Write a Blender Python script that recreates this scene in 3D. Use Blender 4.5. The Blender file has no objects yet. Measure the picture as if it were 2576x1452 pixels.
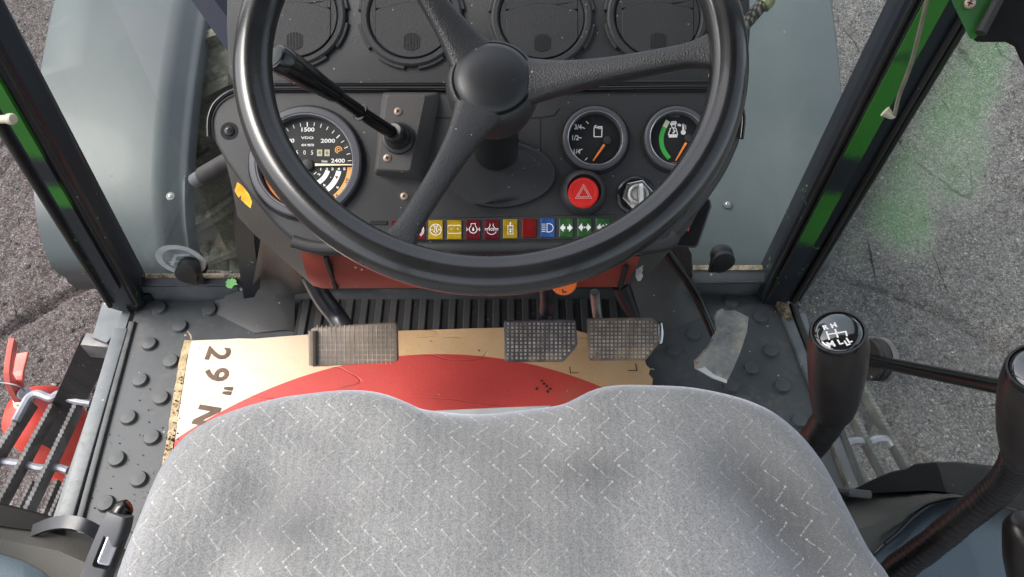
import bpy, math, random
import numpy as np
from mathutils import Vector, Matrix
rnd = random.Random(11)
rad = math.radians
SC = bpy.context.scene
COL = SC.collection

# ---------------------------------------------------------------- camera
F = 1950.0            # focal length in units of a 2576 wide picture
PITCH = rad(55)
CAMZ = 1.05
cam_d = bpy.data.cameras.new('camera'); cam = bpy.data.objects.new('camera', cam_d); COL.objects.link(cam)
cam.location = (0, 0, CAMZ); cam.rotation_euler = (rad(90) - PITCH, 0, 0)
cam_d.sensor_width = 36; cam_d.lens = 36 * F / 2576; cam_d.clip_start = .02; cam_d.clip_end = 400
SC.camera = cam

# ---------------------------------------------------------------- sky, sun, exposure
SUN_EL, SUN_AZ = rad(52), rad(-84)     # azimuth from +Y (ahead) towards +X
w = bpy.data.worlds.new('World'); SC.world = w; w.use_nodes = True
wn = w.node_tree; wn.nodes.clear()
sky = wn.nodes.new('ShaderNodeTexSky'); sky.sky_type = 'NISHITA'; sky.sun_disc = False
sky.sun_elevation = SUN_EL; sky.sun_rotation = SUN_AZ; sky.air_density = 1.0; sky.dust_density = 3.0; sky.ozone_density = 1.0
hs = wn.nodes.new('ShaderNodeHueSaturation'); hs.inputs['Saturation'].default_value = .42
bg = wn.nodes.new('ShaderNodeBackground'); bg.inputs['Strength'].default_value = .15
wo = wn.nodes.new('ShaderNodeOutputWorld')
wn.links.new(sky.outputs[0], hs.inputs['Color']); wn.links.new(hs.outputs[0], bg.inputs['Color']); wn.links.new(bg.outputs[0], wo.inputs['Surface'])
sd = bpy.data.lights.new('sun', 'SUN'); sd.energy = 1.15; sd.angle = rad(30); sd.color = (1.0, .955, .9)
sun = bpy.data.objects.new('sun', sd); COL.objects.link(sun)
sdir = Vector((math.sin(SUN_AZ) * math.cos(SUN_EL), math.cos(SUN_AZ) * math.cos(SUN_EL), math.sin(SUN_EL)))
sun.rotation_euler = sdir.to_track_quat('Z', 'Y').to_euler(); sun.location = (-3, 3, 5)
SC.view_settings.view_transform = 'Standard'; SC.view_settings.look = 'None'
SC.view_settings.gamma = 1; SC.view_settings.use_curve_mapping = False
SC.view_settings.exposure = 1.38

# ---------------------------------------------------------------- pixel -> place
CP, SP = math.cos(PITCH), math.sin(PITCH)
CAM = Vector((0, 0, CAMZ))
def ray(u, v):
    x = (u - 1288) / F; q = (726 - v) / F
    return Vector((x, CP + q * SP, -SP + q * CP))
def at_d(u, v, d): return CAM + ray(u, v) * d
def at_z(u, v, z): r = ray(u, v); return CAM + r * ((z - CAMZ) / r.z)
def at_y(u, v, y): r = ray(u, v); return CAM + r * (y / r.y)
def at_x(u, v, x): r = ray(u, v); return CAM + r * (x / r.x)

class Frame:
    """a plane with 2D coordinates a, b (metres) and height h along its normal"""
    def __init__(s, o, ex, n):
        s.o = Vector(o); s.n = Vector(n).normalized()
        ex = Vector(ex); s.ex = (ex - s.n * ex.dot(s.n)).normalized(); s.ey = s.n.cross(s.ex)
    def P(s, a, b, h=0): return s.o + s.ex * a + s.ey * b + s.n * h
    def px(s, u, v, h=0):
        r = ray(u, v); t = ((s.o + s.n * h) - CAM).dot(s.n) / r.dot(s.n)
        p = CAM + r * t - s.o
        return p.dot(s.ex), p.dot(s.ey)
    def pts(s, L, h=0): return [s.px(u, v, h) for u, v in L]
    def at(s, a, b, h=0, ang=0):
        f = Frame(s.P(a, b, h), s.ex * math.cos(ang) + s.ey * math.sin(ang), s.n); return f
FLAT = Frame((0, 0, 0), (1, 0, 0), (0, 0, 1))
def frame_axis(p, d, up=(0, 0, 1)):
    """frame at p whose normal is d"""
    d = Vector(d).normalized(); u = Vector(up)
    ex = u.cross(d)
    if ex.length < 1e-4: ex = Vector((1, 0, 0))
    return Frame(p, ex, d)

# ---------------------------------------------------------------- mesh builder
def smooth_path(pts, n=6, closed=False):
    pts = [Vector(p) for p in pts]; out = []; m = len(pts)
    rng = range(m if closed else m - 1)
    for i in rng:
        if closed: p0, p1, p2, p3 = pts[i - 1], pts[i], pts[(i + 1) % m], pts[(i + 2) % m]
        else: p0, p1, p2, p3 = pts[max(i - 1, 0)], pts[i], pts[i + 1], pts[min(i + 2, m - 1)]
        for k in range(n):
            t = k / n
            out.append(.5 * ((2 * p1) + (p2 - p0) * t + (2 * p0 - 5 * p1 + 4 * p2 - p3) * t * t + (3 * p1 - p0 - 3 * p2 + p3) * t ** 3))
    if not closed: out.append(pts[-1])
    return out
def interp(vals, n):
    """resample a list of numbers to n entries"""
    return list(np.interp(np.linspace(0, len(vals) - 1, n), range(len(vals)), vals))
def inset(poly, d):
    m = len(poly); A = sum(poly[i - 1][0] * poly[i][1] - poly[i][0] * poly[i - 1][1] for i in range(m))
    s = 1 if A > 0 else -1; out = []
    for i in range(m):
        p0, p1, p2 = poly[i - 1], poly[i], poly[(i + 1) % m]
        e1 = (p1[0] - p0[0], p1[1] - p0[1]); e2 = (p2[0] - p1[0], p2[1] - p1[1])
        l1 = math.hypot(*e1) or 1; l2 = math.hypot(*e2) or 1
        n1 = (-e1[1] / l1, e1[0] / l1); n2 = (-e2[1] / l2, e2[0] / l2)
        bx, by = n1[0] + n2[0], n1[1] + n2[1]; bl = math.hypot(bx, by) or 1
        c = max(.5, (n1[0] * bx + n1[1] * by) / bl)
        out.append((p1[0] + s * bx / bl * d / c, p1[1] + s * by / bl * d / c))
    return out
def rrect(w, h, r, n=4):
    out = []
    for cx, cy, a0 in ((w / 2 - r, h / 2 - r, 0), (-w / 2 + r, h / 2 - r, 90), (-w / 2 + r, -h / 2 + r, 180), (w / 2 - r, -h / 2 + r, 270)):
        for k in range(n + 1):
            a = rad(a0 + 90 * k / n); out.append((cx + r * math.cos(a), cy + r * math.sin(a)))
    return out
def round_poly(poly, r, n=4):
    out = []; m = len(poly)
    for i in range(m):
        p0, p1, p2 = Vector(poly[i - 1]), Vector(poly[i]), Vector(poly[(i + 1) % m])
        a = (p0 - p1); b = (p2 - p1); t = min(r, a.length * .45, b.length * .45)
        s = p1 + a.normalized() * t; e = p1 + b.normalized() * t
        for k in range(n + 1):
            q = k / n; out.append(tuple(s * (1 - q) ** 2 + p1 * 2 * q * (1 - q) + e * q * q))
    return out
def circle(r, n=32, c=(0, 0), ry=None):
    ry = ry or r
    return [(c[0] + r * math.cos(2 * math.pi * k / n), c[1] + ry * math.sin(2 * math.pi * k / n)) for k in range(n)]

class MB:
    def __init__(s): s.v = []; s.f = []
    def add(s, vs, fs):
        o = len(s.v); s.v += [Vector(v) for v in vs]; s.f += [tuple(i + o for i in f) for f in fs]; return s
    def rings(s, rings, closed=True, cap0=False, cap1=False):
        n = len(rings[0]); vs = [p for r in rings for p in r]; fs = []
        for i in range(len(rings) - 1):
            for k in range(n if closed else n - 1):
                a = i * n + k; b = i * n + (k + 1) % n
                fs.append((a, b, b + n, a + n))
        if cap0: fs.append(tuple(range(n - 1, -1, -1)))
        if cap1: fs.append(tuple((len(rings) - 1) * n + k for k in range(n)))
        return s.add(vs, fs)
    def ring_loop(s, rings):
        """torus like: rings closed on themselves in both directions"""
        n = len(rings[0]); m = len(rings); vs = [p for r in rings for p in r]
        return s.add(vs, [(i * n + k, i * n + (k + 1) % n, ((i + 1) % m) * n + (k + 1) % n, ((i + 1) % m) * n + k) for i in range(m) for k in range(n)])
    def prism(s, poly, fr, h0, h1, bev=0, steps=2):
        R = [[fr.P(a, b, h0) for a, b in poly]]
        if bev:
            R.append([fr.P(a, b, h1 - bev) for a, b in poly])
            for k in range(1, steps + 1):
                t = math.pi / 2 * k / steps; q = inset(poly, bev * (1 - math.cos(t)))
                R.append([fr.P(a, b, h1 - bev + bev * math.sin(t)) for a, b in q])
        else: R.append([fr.P(a, b, h1) for a, b in poly])
        return s.rings(R, True, True, True)
    def box(s, c, sz, fr=FLAT, bev=0):
        """box centred on a,b with base at h (c=(a,b,h))"""
        a, b, h = c; x, y, z = sz[0] / 2, sz[1] / 2, sz[2]
        return s.prism([(a - x, b - y), (a + x, b - y), (a + x, b + y), (a - x, b + y)], fr, h, h + z, bev, 1)
    def lathe(s, prof, fr, n=32, cap0=True, cap1=True, ab=(0, 0), sy=1):
        R = [[fr.P(ab[0] + r * math.cos(2 * math.pi * k / n), ab[1] + sy * r * math.sin(2 * math.pi * k / n), h) for k in range(n)] for r, h in prof]
        return s.rings(R, True, cap0, cap1)
    def tube(s, pts, r, n=10, closed=False, up=(0, 0, 1), caps=True, sec=None):
        pts = [Vector(p) for p in pts]; m = len(pts)
        rs = r if isinstance(r, (list, tuple)) else [r] * m
        if len(rs) != m: rs = interp(rs, m)
        R = []; u = Vector(up); pe = None
        for i in range(m):
            t = (pts[(i + 1) % m] - pts[i - 1]) if closed else (pts[min(i + 1, m - 1)] - pts[max(i - 1, 0)])
            t.normalize()
            e = (pe if pe else u); e = e - t * e.dot(t)
            if e.length < 1e-5: e = Vector((1, 0, 0)) - t * t.x
            e.normalize(); pe = e; f = t.cross(e)
            if sec: R.append([pts[i] + (f * a + e * b) * rs[i] for a, b in sec])
            else: R.append([pts[i] + (f * math.cos(2 * math.pi * k / n) + e * math.sin(2 * math.pi * k / n)) * rs[i] for k in range(n)])
        if closed: return s.ring_loop(R)
        return s.rings(R, True, caps, caps)
    def grid(s, rows): return s.rings(rows, False)
    def slab(s, rows, th, d=(0, 0, -1)):
        """a sheet given as rows of points, thickened along d"""
        d = Vector(d) * th; m = len(rows); n = len(rows[0])
        top = [p for r in rows for p in r]; bot = [Vector(p) + d for p in top]; N = len(top)
        fs = []
        for i in range(m - 1):
            for k in range(n - 1):
                a = i * n + k; fs.append((a, a + 1, a + n + 1, a + n)); fs.append((N + a, N + a + n, N + a + n + 1, N + a + 1))
        bd = [k for k in range(n)] + [i * n + n - 1 for i in range(1, m)] + [(m - 1) * n + k for k in range(n - 2, -1, -1)] + [i * n for i in range(m - 2, 0, -1)]
        for i in range(len(bd)):
            a, b = bd[i], bd[(i + 1) % len(bd)]; fs.append((a, a + N, b + N, b))
        return s.add(top + bot, fs)
    def stroke(s, pts, wd, fr, h, th=.0002, closed=False):
        """a printed line of width wd along 2D points"""
        P = [Vector(p) for p in pts]
        if closed: P = P + [P[0]]
        L = []; Rr = []
        for i, p in enumerate(P):
            a = P[i] - P[i - 1] if i else (P[0] - P[-2] if closed else P[1] - P[0])
            b = P[i + 1] - P[i] if i < len(P) - 1 else (P[1] - P[0] if closed else a)
            a = a.normalized(); b = b.normalized(); t = (a + b)
            if t.length < 1e-6: t = a
            t.normalize(); nrm = Vector((-t.y, t.x)); c = max(.55, abs(nrm.dot(Vector((-a.y, a.x)))))
            L.append(p + nrm * wd / 2 / c); Rr.append(p - nrm * wd / 2 / c)
        vs = [fr.P(q.x, q.y, h) for q in L] + [fr.P(q.x, q.y, h) for q in Rr]; m = len(P)
        return s.add(vs, [(m + i, m + i + 1, i + 1, i) for i in range(m - 1)])
    def flat(s, poly, fr, h):
        return s.add([fr.P(a, b, h) for a, b in poly], [tuple(range(len(poly)))])
    def text(s, txt, fr, a, b, size, h, ang=0, align='CENTER', xs=1.0, bold=0.0):
        c = bpy.data.curves.new('lettering', 'FONT'); c.body = txt; c.size = size; c.align_x = align; c.align_y = 'CENTER'; c.resolution_u = 3; c.offset = bold
        ob = bpy.data.objects.new('lettering', c); me = bpy.data.meshes.new_from_object(ob)
        ca, sa = math.cos(ang), math.sin(ang); vs = []
        for v in me.vertices:
            x, y = v.co.x * xs, v.co.y; vs.append(fr.P(a + x * ca - y * sa, b + x * sa + y * ca, h))
        s.add(vs, [tuple(p.vertices) for p in me.polygons])
        bpy.data.objects.remove(ob); bpy.data.curves.remove(c); bpy.data.meshes.remove(me)
        return s
    def build(s, name, mat, parent=None, smooth=35, origin=None, bevel=0):
        org = wpos(parent) if parent is not None else (Vector(origin) if origin is not None else Vector((0, 0, 0)))
        if parent is None and origin is None:
            xs = [v.x for v in s.v]; ys = [v.y for v in s.v]; zs = [v.z for v in s.v]
            org = Vector(((min(xs) + max(xs)) / 2, (min(ys) + max(ys)) / 2, min(zs)))
        me = bpy.data.meshes.new(name); me.from_pydata([tuple(v - org) for v in s.v], [], s.f)
        import bmesh
        bm = bmesh.new(); bm.from_mesh(me); bmesh.ops.recalc_face_normals(bm, faces=bm.faces); bm.to_mesh(me); bm.free()
        me.materials.append(mat)
        if smooth:
            me.shade_smooth(); me.set_sharp_from_angle(angle=rad(smooth))
        o = bpy.data.objects.new(name, me); COL.objects.link(o)
        if parent is not None: o.parent = parent
        else: o.location = org
        if bevel:
            m = o.modifiers.new('bevel', 'BEVEL'); m.width = bevel; m.segments = 2; m.limit_method = 'ANGLE'; m.angle_limit = rad(40)
        return o
def wpos(o):
    p = Vector((0, 0, 0))
    while o is not None: p = p + o.location; o = o.parent
    return p
def tag(o, label=None, cat=None, group=None, kind=None):
    if label: o['label'] = label
    if cat: o['category'] = cat
    if group: o['group'] = group
    if kind: o['kind'] = kind
    return o
def thing(name, loc, label, cat, group=None):
    o = bpy.data.objects.new(name, None); COL.objects.link(o); o.location = loc; o.empty_display_size = .05
    return tag(o, label, cat, group)
def copy_at(o, parent, p, rz=None):
    c = o.copy(); COL.objects.link(c); c.parent = parent; c.location = Vector(p) - (wpos(parent) if parent else Vector((0, 0, 0)))
    if rz is not None: c.rotation_euler = rz
    return c

# ---------------------------------------------------------------- materials
class S:
    def __init__(s, nt, v): s.nt = nt; s.v = v
    def _m(s, op, o=None, rev=False, c=None):
        n = s.nt.nodes.new('ShaderNodeMath'); n.operation = op
        A = [s, o] if not rev else [o, s]
        if c is not None: A.append(c)
        for i, x in enumerate(A):
            if x is None: continue
            if isinstance(x, S): s.nt.links.new(x.v, n.inputs[i])
            else: n.inputs[i].default_value = x
        return S(s.nt, n.outputs[0])
    def __add__(s, o): return s._m('ADD', o)
    def __radd__(s, o): return s._m('ADD', o)
    def __sub__(s, o): return s._m('SUBTRACT', o)
    def __rsub__(s, o): return s._m('SUBTRACT', o, True)
    def __mul__(s, o): return s._m('MULTIPLY', o)
    def __rmul__(s, o): return s._m('MULTIPLY', o)
    def __truediv__(s, o): return s._m('DIVIDE', o)
    def lt(s, o): return s._m('LESS_THAN', o)
    def gt(s, o): return s._m('GREATER_THAN', o)
    def abs(s): return s._m('ABSOLUTE')
    def floor(s): return s._m('FLOOR')
    def frac(s): return s._m('FRACT')
    def mod(s, o): return s._m('FLOORED_MODULO', o)
    def max(s, o): return s._m('MAXIMUM', o)
    def min(s, o): return s._m('MINIMUM', o)
    def pow(s, o): return s._m('POWER', o)
    def sin(s): return s._m('SINE')
    def step(s, lo, hi):
        n = s.nt.nodes.new('ShaderNodeMapRange'); n.interpolation_type = 'SMOOTHSTEP'
        n.inputs['From Min'].default_value = lo; n.inputs['From Max'].default_value = hi
        s.nt.links.new(s.v, n.inputs['Value']); return S(s.nt, n.outputs[0])
class Mat:
    def __init__(s, name):
        s.m = bpy.data.materials.new(name); s.m.use_nodes = True; s.nt = s.m.node_tree
        s.b = s.nt.nodes['Principled BSDF']; s.out = s.nt.nodes['Material Output']
        tc = s.nt.nodes.new('ShaderNodeTexCoord'); s.co = tc.outputs['Object']; s.bumps = None
    def xyz(s, gen=None):
        n = s.nt.nodes.new('ShaderNodeSeparateXYZ'); s.nt.links.new(gen or s.co, n.inputs[0]); return [S(s.nt, n.outputs[i]) for i in range(3)]
    def noise(s, scale, detail=3, rough=.55, dist=0, vec=None, stretch=None):
        n = s.nt.nodes.new('ShaderNodeTexNoise'); n.inputs['Scale'].default_value = scale; n.inputs['Detail'].default_value = detail
        n.inputs['Roughness'].default_value = rough; n.inputs['Distortion'].default_value = dist
        v = vec or s.co
        if stretch:
            mp = s.nt.nodes.new('ShaderNodeMapping'); mp.inputs['Scale'].default_value = stretch; s.nt.links.new(v, mp.inputs['Vector']); v = mp.outputs[0]
        s.nt.links.new(v, n.inputs['Vector']); return S(s.nt, n.outputs['Fac'])
    def voro(s, scale, out='Distance', feature='F1', rand=1.0, vec=None):
        n = s.nt.nodes.new('ShaderNodeTexVoronoi'); n.inputs['Scale'].default_value = scale; n.feature = feature; n.inputs['Randomness'].default_value = rand
        s.nt.links.new(vec or s.co, n.inputs['Vector'])
        if out == 'Color':
            q = s.nt.nodes.new('ShaderNodeSeparateColor'); s.nt.links.new(n.outputs['Color'], q.inputs[0]); return S(s.nt, n.outputs['Distance']), S(s.nt, q.outputs[0]), S(s.nt, q.outputs[1])
        return S(s.nt, n.outputs[out])
    def mix(s, f, a, b):
        n = s.nt.nodes.new('ShaderNodeMix'); n.data_type = 'RGBA'
        for i, x in ((0, f), (6, a), (7, b)):
            if isinstance(x, S): s.nt.links.new(x.v, n.inputs[i])
            elif isinstance(x, (tuple, list)): n.inputs[i].default_value = (*x[:3], 1)
            elif isinstance(x, (int, float)): n.inputs[i].default_value = x
            else: s.nt.links.new(x, n.inputs[i])
        return n.outputs[2]
    def set(s, key, v):
        i = s.b.inputs[key]
        if isinstance(v, S): s.nt.links.new(v.v, i)
        elif isinstance(v, (tuple, list)): i.default_value = (*v[:3], 1)
        elif isinstance(v, (int, float)): i.default_value = v
        else: s.nt.links.new(v, i)
    def bump(s, hgt, dist, strength=1.0):
        n = s.nt.nodes.new('ShaderNodeBump'); n.inputs['Distance'].default_value = dist; n.inputs['Strength'].default_value = strength
        s.nt.links.new(hgt.v, n.inputs['Height'])
        if s.bumps: s.nt.links.new(s.bumps, n.inputs['Normal'])
        s.bumps = n.outputs[0]; s.nt.links.new(s.bumps, s.b.inputs['Normal'])
def pmat(name, c1, c2=None, rough=.5, metal=0, nscale=9, grain=500, gbump=.00015, specks=.0, sscale=160, scol=(.45, .42, .37),
         dirt=0, dcol=(.22, .17, .11), dscale=7, spec=.5, coat=0, leather=0, rvar=.12, aniso=None):
    M = Mat(name); c2 = c2 or tuple(x * 1.35 for x in c1)
    n1 = M.noise(nscale, 4); col = M.mix(n1.step(.3, .7), c1, c2)
    rg = rough + (n1 - .5) * rvar * 2
    if dirt:
        d = (M.noise(dscale, 6, .65) * .6 + M.noise(dscale * 9, 3) * .4).step(.62 - dirt * .25, .78 - dirt * .2) * min(1, dirt * 1.3)
        col = M.mix(d, col, dcol); rg = rg + d * .25
    if specks:
        dd, r1, r2 = M.voro(sscale, 'Color')
        k = dd.lt(r2 * .22) * r1.gt(1 - specks)
        col = M.mix(k * .8, col, scol)
    M.set('Base Color', col); M.set('Roughness', rg.max(.03).min(1)); M.set('Metallic', metal); M.set('Specular IOR Level', spec)
    if coat: M.set('Coat Weight', coat); M.set('Coat Roughness', .08)
    if leather: M.bump(M.voro(leather, 'Distance'), .0006, .55)
    if gbump: M.bump(M.noise(grain, 2), gbump, 1)
    return M.m

M_ = {}
def mk():
    m = M_
    m['dash'] = pmat('black_dash_plastic', (.018, .018, .0185), (.029, .029, .0295), .52, nscale=5, grain=900, gbump=.0003, specks=.08, sscale=260, scol=(.3, .3, .28), dirt=.2, dcol=(.038, .036, .034), dscale=6)
    m['dash2'] = pmat('black_vent_plastic', (.017, .0175, .018), (.027, .028, .029), .56, nscale=5, grain=800, gbump=.0004, specks=.09, sscale=240, scol=(.32, .3, .27), dirt=.2, dcol=(.042, .040, .038), dscale=6)
    m['gap'] = pmat('dark_gap', (.003, .003, .003), (.005, .005, .005), .8, gbump=0)
    m['gloss'] = pmat('gloss_black_plastic', (.006, .006, .006), (.010, .010, .010), .22, gbump=0, rvar=.08, specks=.03, sscale=200)
    m['rim'] = pmat('worn_black_rim', (.010, .010, .010), (.018, .018, .019), .28, nscale=14, grain=600, gbump=.00004, rvar=.10, coat=.3)
    m['leather'] = pmat('grained_black_plastic', (.022, .022, .022), (.032, .032, .033), .42, gbump=0, leather=760, specks=.04, sscale=240)
    m['hub'] = pmat('smooth_black_cap', (.014, .015, .016), (.020, .022, .024), .42, gbump=.00005, rvar=.1, specks=.05, sscale=220, scol=(.25, .25, .25))
    m['mat'] = pmat('grey_black_rubber_mat', (.045, .050, .054), (.068, .074, .078), .46, nscale=7, grain=700, gbump=.0002, specks=.10, sscale=110, dirt=.5, dcol=(.13, .12, .105), dscale=9, rvar=.15)
    m['mat2'] = pmat('worn_rubber_stud', (.060, .064, .066), (.095, .10, .098), .55, nscale=60, grain=700, gbump=.0002, dirt=.4, dcol=(.18, .17, .15), dscale=30)
    m['mould'] = pmat('moulded_dark_plastic', (.045, .044, .043), (.066, .064, .061), .52, nscale=6, gbump=.0002, specks=.08, sscale=140, dirt=.3, dcol=(.11, .1, .085), dscale=5)
    m['side'] = pmat('dusty_brown_black_plastic', (.035, .032, .028), (.055, .05, .044), .62, nscale=6, gbump=.0002, specks=.05, sscale=140)
    m['bounce_red_cover'] = pmat('plastic_with_red_bounce', (.19, .032, .02), (.26, .045, .028), .42, nscale=8, gbump=.0001, specks=.03, dirt=.25, dcol=(.05, .02, .015))  # red bounce from the cardboard put into the cover's base colour
    m['fender'] = pmat('grey_mudguard_plastic', (.040, .052, .052), (.056, .068, .068), .46, nscale=3, gbump=.00008, specks=.025, sscale=75, scol=(.2, .2, .19), dirt=.30, dcol=(.085, .09, .085), dscale=3, rvar=.10, spec=.6, coat=.08)
    m['pillar'] = pmat('navy_black_paint', (.010, .012, .017), (.016, .019, .026), .38, nscale=8, gbump=.0001, specks=.03, sscale=120, scol=(.12, .3, .06))
    m['rubber'] = pmat('black_rubber_seal', (.010, .010, .009), (.02, .02, .018), .6, specks=.04, dirt=.2, dcol=(.08, .09, .04), dscale=12)
    m['silver_sill'] = pmat('worn_grey_sill_paint', (.095, .105, .11), (.16, .175, .18), .42, nscale=14, dirt=.4, dcol=(.09, .085, .07), dscale=14, specks=.15, sscale=110, scol=(.55, .55, .5))
    m['dirty_seal'] = pmat('dirt_filled_seal', (.11, .10, .08), (.035, .035, .03), .8, nscale=55, gbump=.0008, grain=200, specks=.3, sscale=160)
    m['sandy'] = pmat('sand_in_gap', (.20, .15, .09), (.36, .29, .2), .9, nscale=120, gbump=.0012, grain=300, dirt=.8, dcol=(.05, .04, .03), dscale=45)
    m['bezel'] = pmat('dark_grey_bezel', (.075, .075, .083), (.085, .085, .095), .38, gbump=0, rvar=.05)
    m['bezel_edge'] = pmat('bright_bezel_edge', (.35, .35, .38), (.45, .45, .48), .3, gbump=0, metal=.6)
    m['dial'] = pmat('black_dial_face', (.006, .006, .006), (.009, .009, .009), .55, gbump=0, specks=.03, sscale=300)
    m['white'] = pmat('white_print', (.78, .78, .76), (.84, .84, .82), .6, gbump=0)
    m['black_print'] = pmat('dark_print', (.03, .022, .015), (.05, .035, .02), .6, gbump=0)
    m['brown_print'] = pmat('brown_print', (.10, .065, .045), (.16, .10, .07), .8, nscale=60, gbump=0)
    m['orange_print'] = pmat('orange_print', (.85, .24, .04), (.9, .28, .06), .55, gbump=0)
    m['amber_print'] = pmat('amber_print', (.88, .38, .08), (.9, .45, .12), .55, gbump=0)
    m['green_print'] = pmat('green_print', (.05, .42, .06), (.06, .46, .07), .55, gbump=0)
    m['cream_print'] = pmat('cream_print', (.75, .72, .5), (.8, .78, .55), .55, gbump=0)
    m['needle_o'] = pmat('orange_needle', (.95, .25, .05), (1, .32, .08), .4, gbump=0)
    m['needle_w'] = pmat('cream_needle', (.85, .68, .42), (.9, .75, .5), .4, gbump=0)
    m['chrome'] = pmat('worn_chrome', (.62, .62, .60), (.7, .7, .67), .22, metal=1, gbump=.00004, grain=300)
    m['steel'] = pmat('dull_steel', (.34, .33, .31), (.5, .49, .46), .42, metal=.85, nscale=80, gbump=.0001, dirt=.35, dcol=(.15, .1, .06), dscale=50)
    m['rusty_screw'] = pmat('rusty_screw_steel', (.30, .20, .15), (.45, .36, .30), .5, metal=.5, nscale=150, gbump=.0001)
    m['screw_gap'] = m['gap']
    m['yellow_lens'] = pmat('amber_lamp_lens', (.30, .19, .008), (.40, .26, .01), .3, nscale=120, gbump=.0002, grain=300)
    m['red_lens'] = pmat('dark_red_lamp_lens', (.085, .008, .012), (.13, .010, .015), .22, nscale=80, gbump=.0001)
    m['red2_lens'] = pmat('plain_red_lamp_lens', (.14, .008, .008), (.19, .012, .012), .2, nscale=80, gbump=.0001)
    m['blue_lens'] = pmat('blue_lamp_lens', (.02, .06, .20), (.04, .10, .28), .22, nscale=80, gbump=.0001)
    m['green_lens'] = pmat('green_lamp_lens', (.02, .075, .02), (.045, .12, .045), .22, nscale=90, gbump=.0001)
    m['hazard'] = pmat('red_push_button', (.72, .03, .025), (.8, .04, .03), .35, gbump=0)
    m['pink_print'] = pmat('pale_pink_print', (.8, .42, .38), (.85, .5, .45), .5, gbump=0)
    m['pedal'] = pmat('worn_pedal_rubber', (.10, .085, .075), (.17, .14, .11), .5, nscale=22, grain=500, gbump=.0003, dirt=.75, dcol=(.26, .19, .12), dscale=10)
    m['pedal_b'] = pmat('worn_violet_black_rubber', (.060, .057, .066), (.11, .10, .108), .45, nscale=22, grain=500, gbump=.0003, dirt=.65, dcol=(.22, .17, .12), dscale=10)
    m['pedal_c'] = pmat('smooth_worn_clutch_rubber', (.17, .135, .105), (.27, .21, .16), .36, nscale=18, grain=500, gbump=.0002, dirt=.4, dcol=(.05, .03, .025), dscale=10)
    m['arm'] = pmat('black_painted_steel', (.012, .013, .016), (.024, .025, .03), .32, nscale=30, gbump=.0001, dirt=.2, dcol=(.1, .1, .1), dscale=20)
    m['gas'] = pmat('worn_grey_pedal_rubber', (.16, .16, .155), (.42, .41, .38), .7, nscale=22, grain=300, gbump=.0009, dirt=.8, dcol=(.50, .45, .35), dscale=14, specks=.25, sscale=130, scol=(.08, .08, .07))
    m['gas_edge'] = pmat('bare_white_edge', (.75, .75, .73), (.85, .85, .83), .5, gbump=.0002)
    m['boot'] = pmat('ribbed_black_rubber', (.008, .008, .008), (.014, .013, .013), .38, nscale=20, gbump=.0001, dirt=.12, dcol=(.12, .1, .09), dscale=30)
    m['knob'] = pmat('brown_black_knob', (.014, .011, .010), (.024, .019, .017), .36, nscale=20, gbump=.00012, grain=400, dirt=.15, dcol=(.08, .06, .055), dscale=14)
    m['ext_red'] = pmat('faded_fire_red_paint', (.55, .04, .03), (.66, .09, .06), .4, nscale=10, gbump=.0001, dirt=.25, dcol=(.3, .16, .10), dscale=12)
    m['ext_grip'] = pmat('faded_red_grip', (.75, .13, .10), (.82, .2, .16), .45, nscale=10, gbump=.0001)
    m['step'] = pmat('galvanised_step_steel', (.11, .105, .10), (.22, .21, .205), .5, metal=.25, nscale=25, gbump=.0004, dirt=.5, dcol=(.13, .10, .08), dscale=20)
    m['step_light'] = pmat('worn_light_steel', (.20, .205, .22), (.34, .34, .37), .42, metal=.35, nscale=25, gbump=.0003, dirt=.35, dcol=(.15, .12, .1), dscale=20)
    m['black_metal'] = pmat('dirty_black_metal', (.012, .012, .013), (.03, .028, .027), .55, nscale=25, gbump=.0005, specks=.1, sscale=120)
    m['arch_felt'] = pmat('olive_grey_arch_lining', (.055, .052, .045), (.080, .076, .066), .85, nscale=9, gbump=.0006, grain=600, specks=.08, sscale=280, scol=(.02, .02, .02))
    m['arch_blue'] = pmat('blue_grey_arch_panel', (.060, .085, .105), (.085, .115, .14), .65, nscale=5, gbump=.0003, grain=500, specks=.15, sscale=240, scol=(.02, .03, .04))
    m['trim'] = pmat('black_brown_trim', (.005, .0048, .0045), (.010, .009, .0085), .75, spec=.2, nscale=20, gbump=.0002)
    m['silver_btn'] = pmat('silver_button', (.55, .56, .62), (.7, .7, .75), .28, metal=.6, gbump=0)
    m['lever_grey'] = pmat('grey_lever_plastic', (.07, .07, .075), (.10, .10, .105), .4, gbump=.0001)
    m['cream_rod'] = pmat('old_cream_plastic', (.42, .38, .28), (.52, .48, .37), .5, nscale=50, dirt=.3, dscale=40)
    m['rod'] = pmat('thin_olive_rod', (.14, .13, .09), (.22, .2, .15), .5, nscale=40, dirt=.3, dcol=(.04, .04, .03), dscale=30)
    m['tyre'] = pmat('muddy_tyre_rubber', (.055, .055, .042), (.10, .10, .075), .85, nscale=7, gbump=.002, grain=90, dirt=.6, dcol=(.20, .20, .14), dscale=9)
    m['orange_cap'] = pmat('orange_plastic_cap', (.85, .16, .03), (.92, .22, .05), .4, gbump=0)
    m['roof'] = pmat('dark_headliner', (.05, .05, .052), (.07, .07, .072), .9, gbump=.0005)
    m['step_dark'] = pmat('dark_olive_step_steel', (.06, .065, .055), (.15, .155, .135), .5, nscale=25, gbump=.0004, dirt=.4, dcol=(.17, .16, .12), dscale=30)
    m['stud_tip'] = pmat('worn_pale_stud_tips', (.20, .17, .14), (.50, .44, .38), .5, nscale=60, gbump=.0001)
    m['navy'] = pmat('matt_navy', (.008, .010, .018), (.012, .015, .026), .8, spec=.2)
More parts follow.
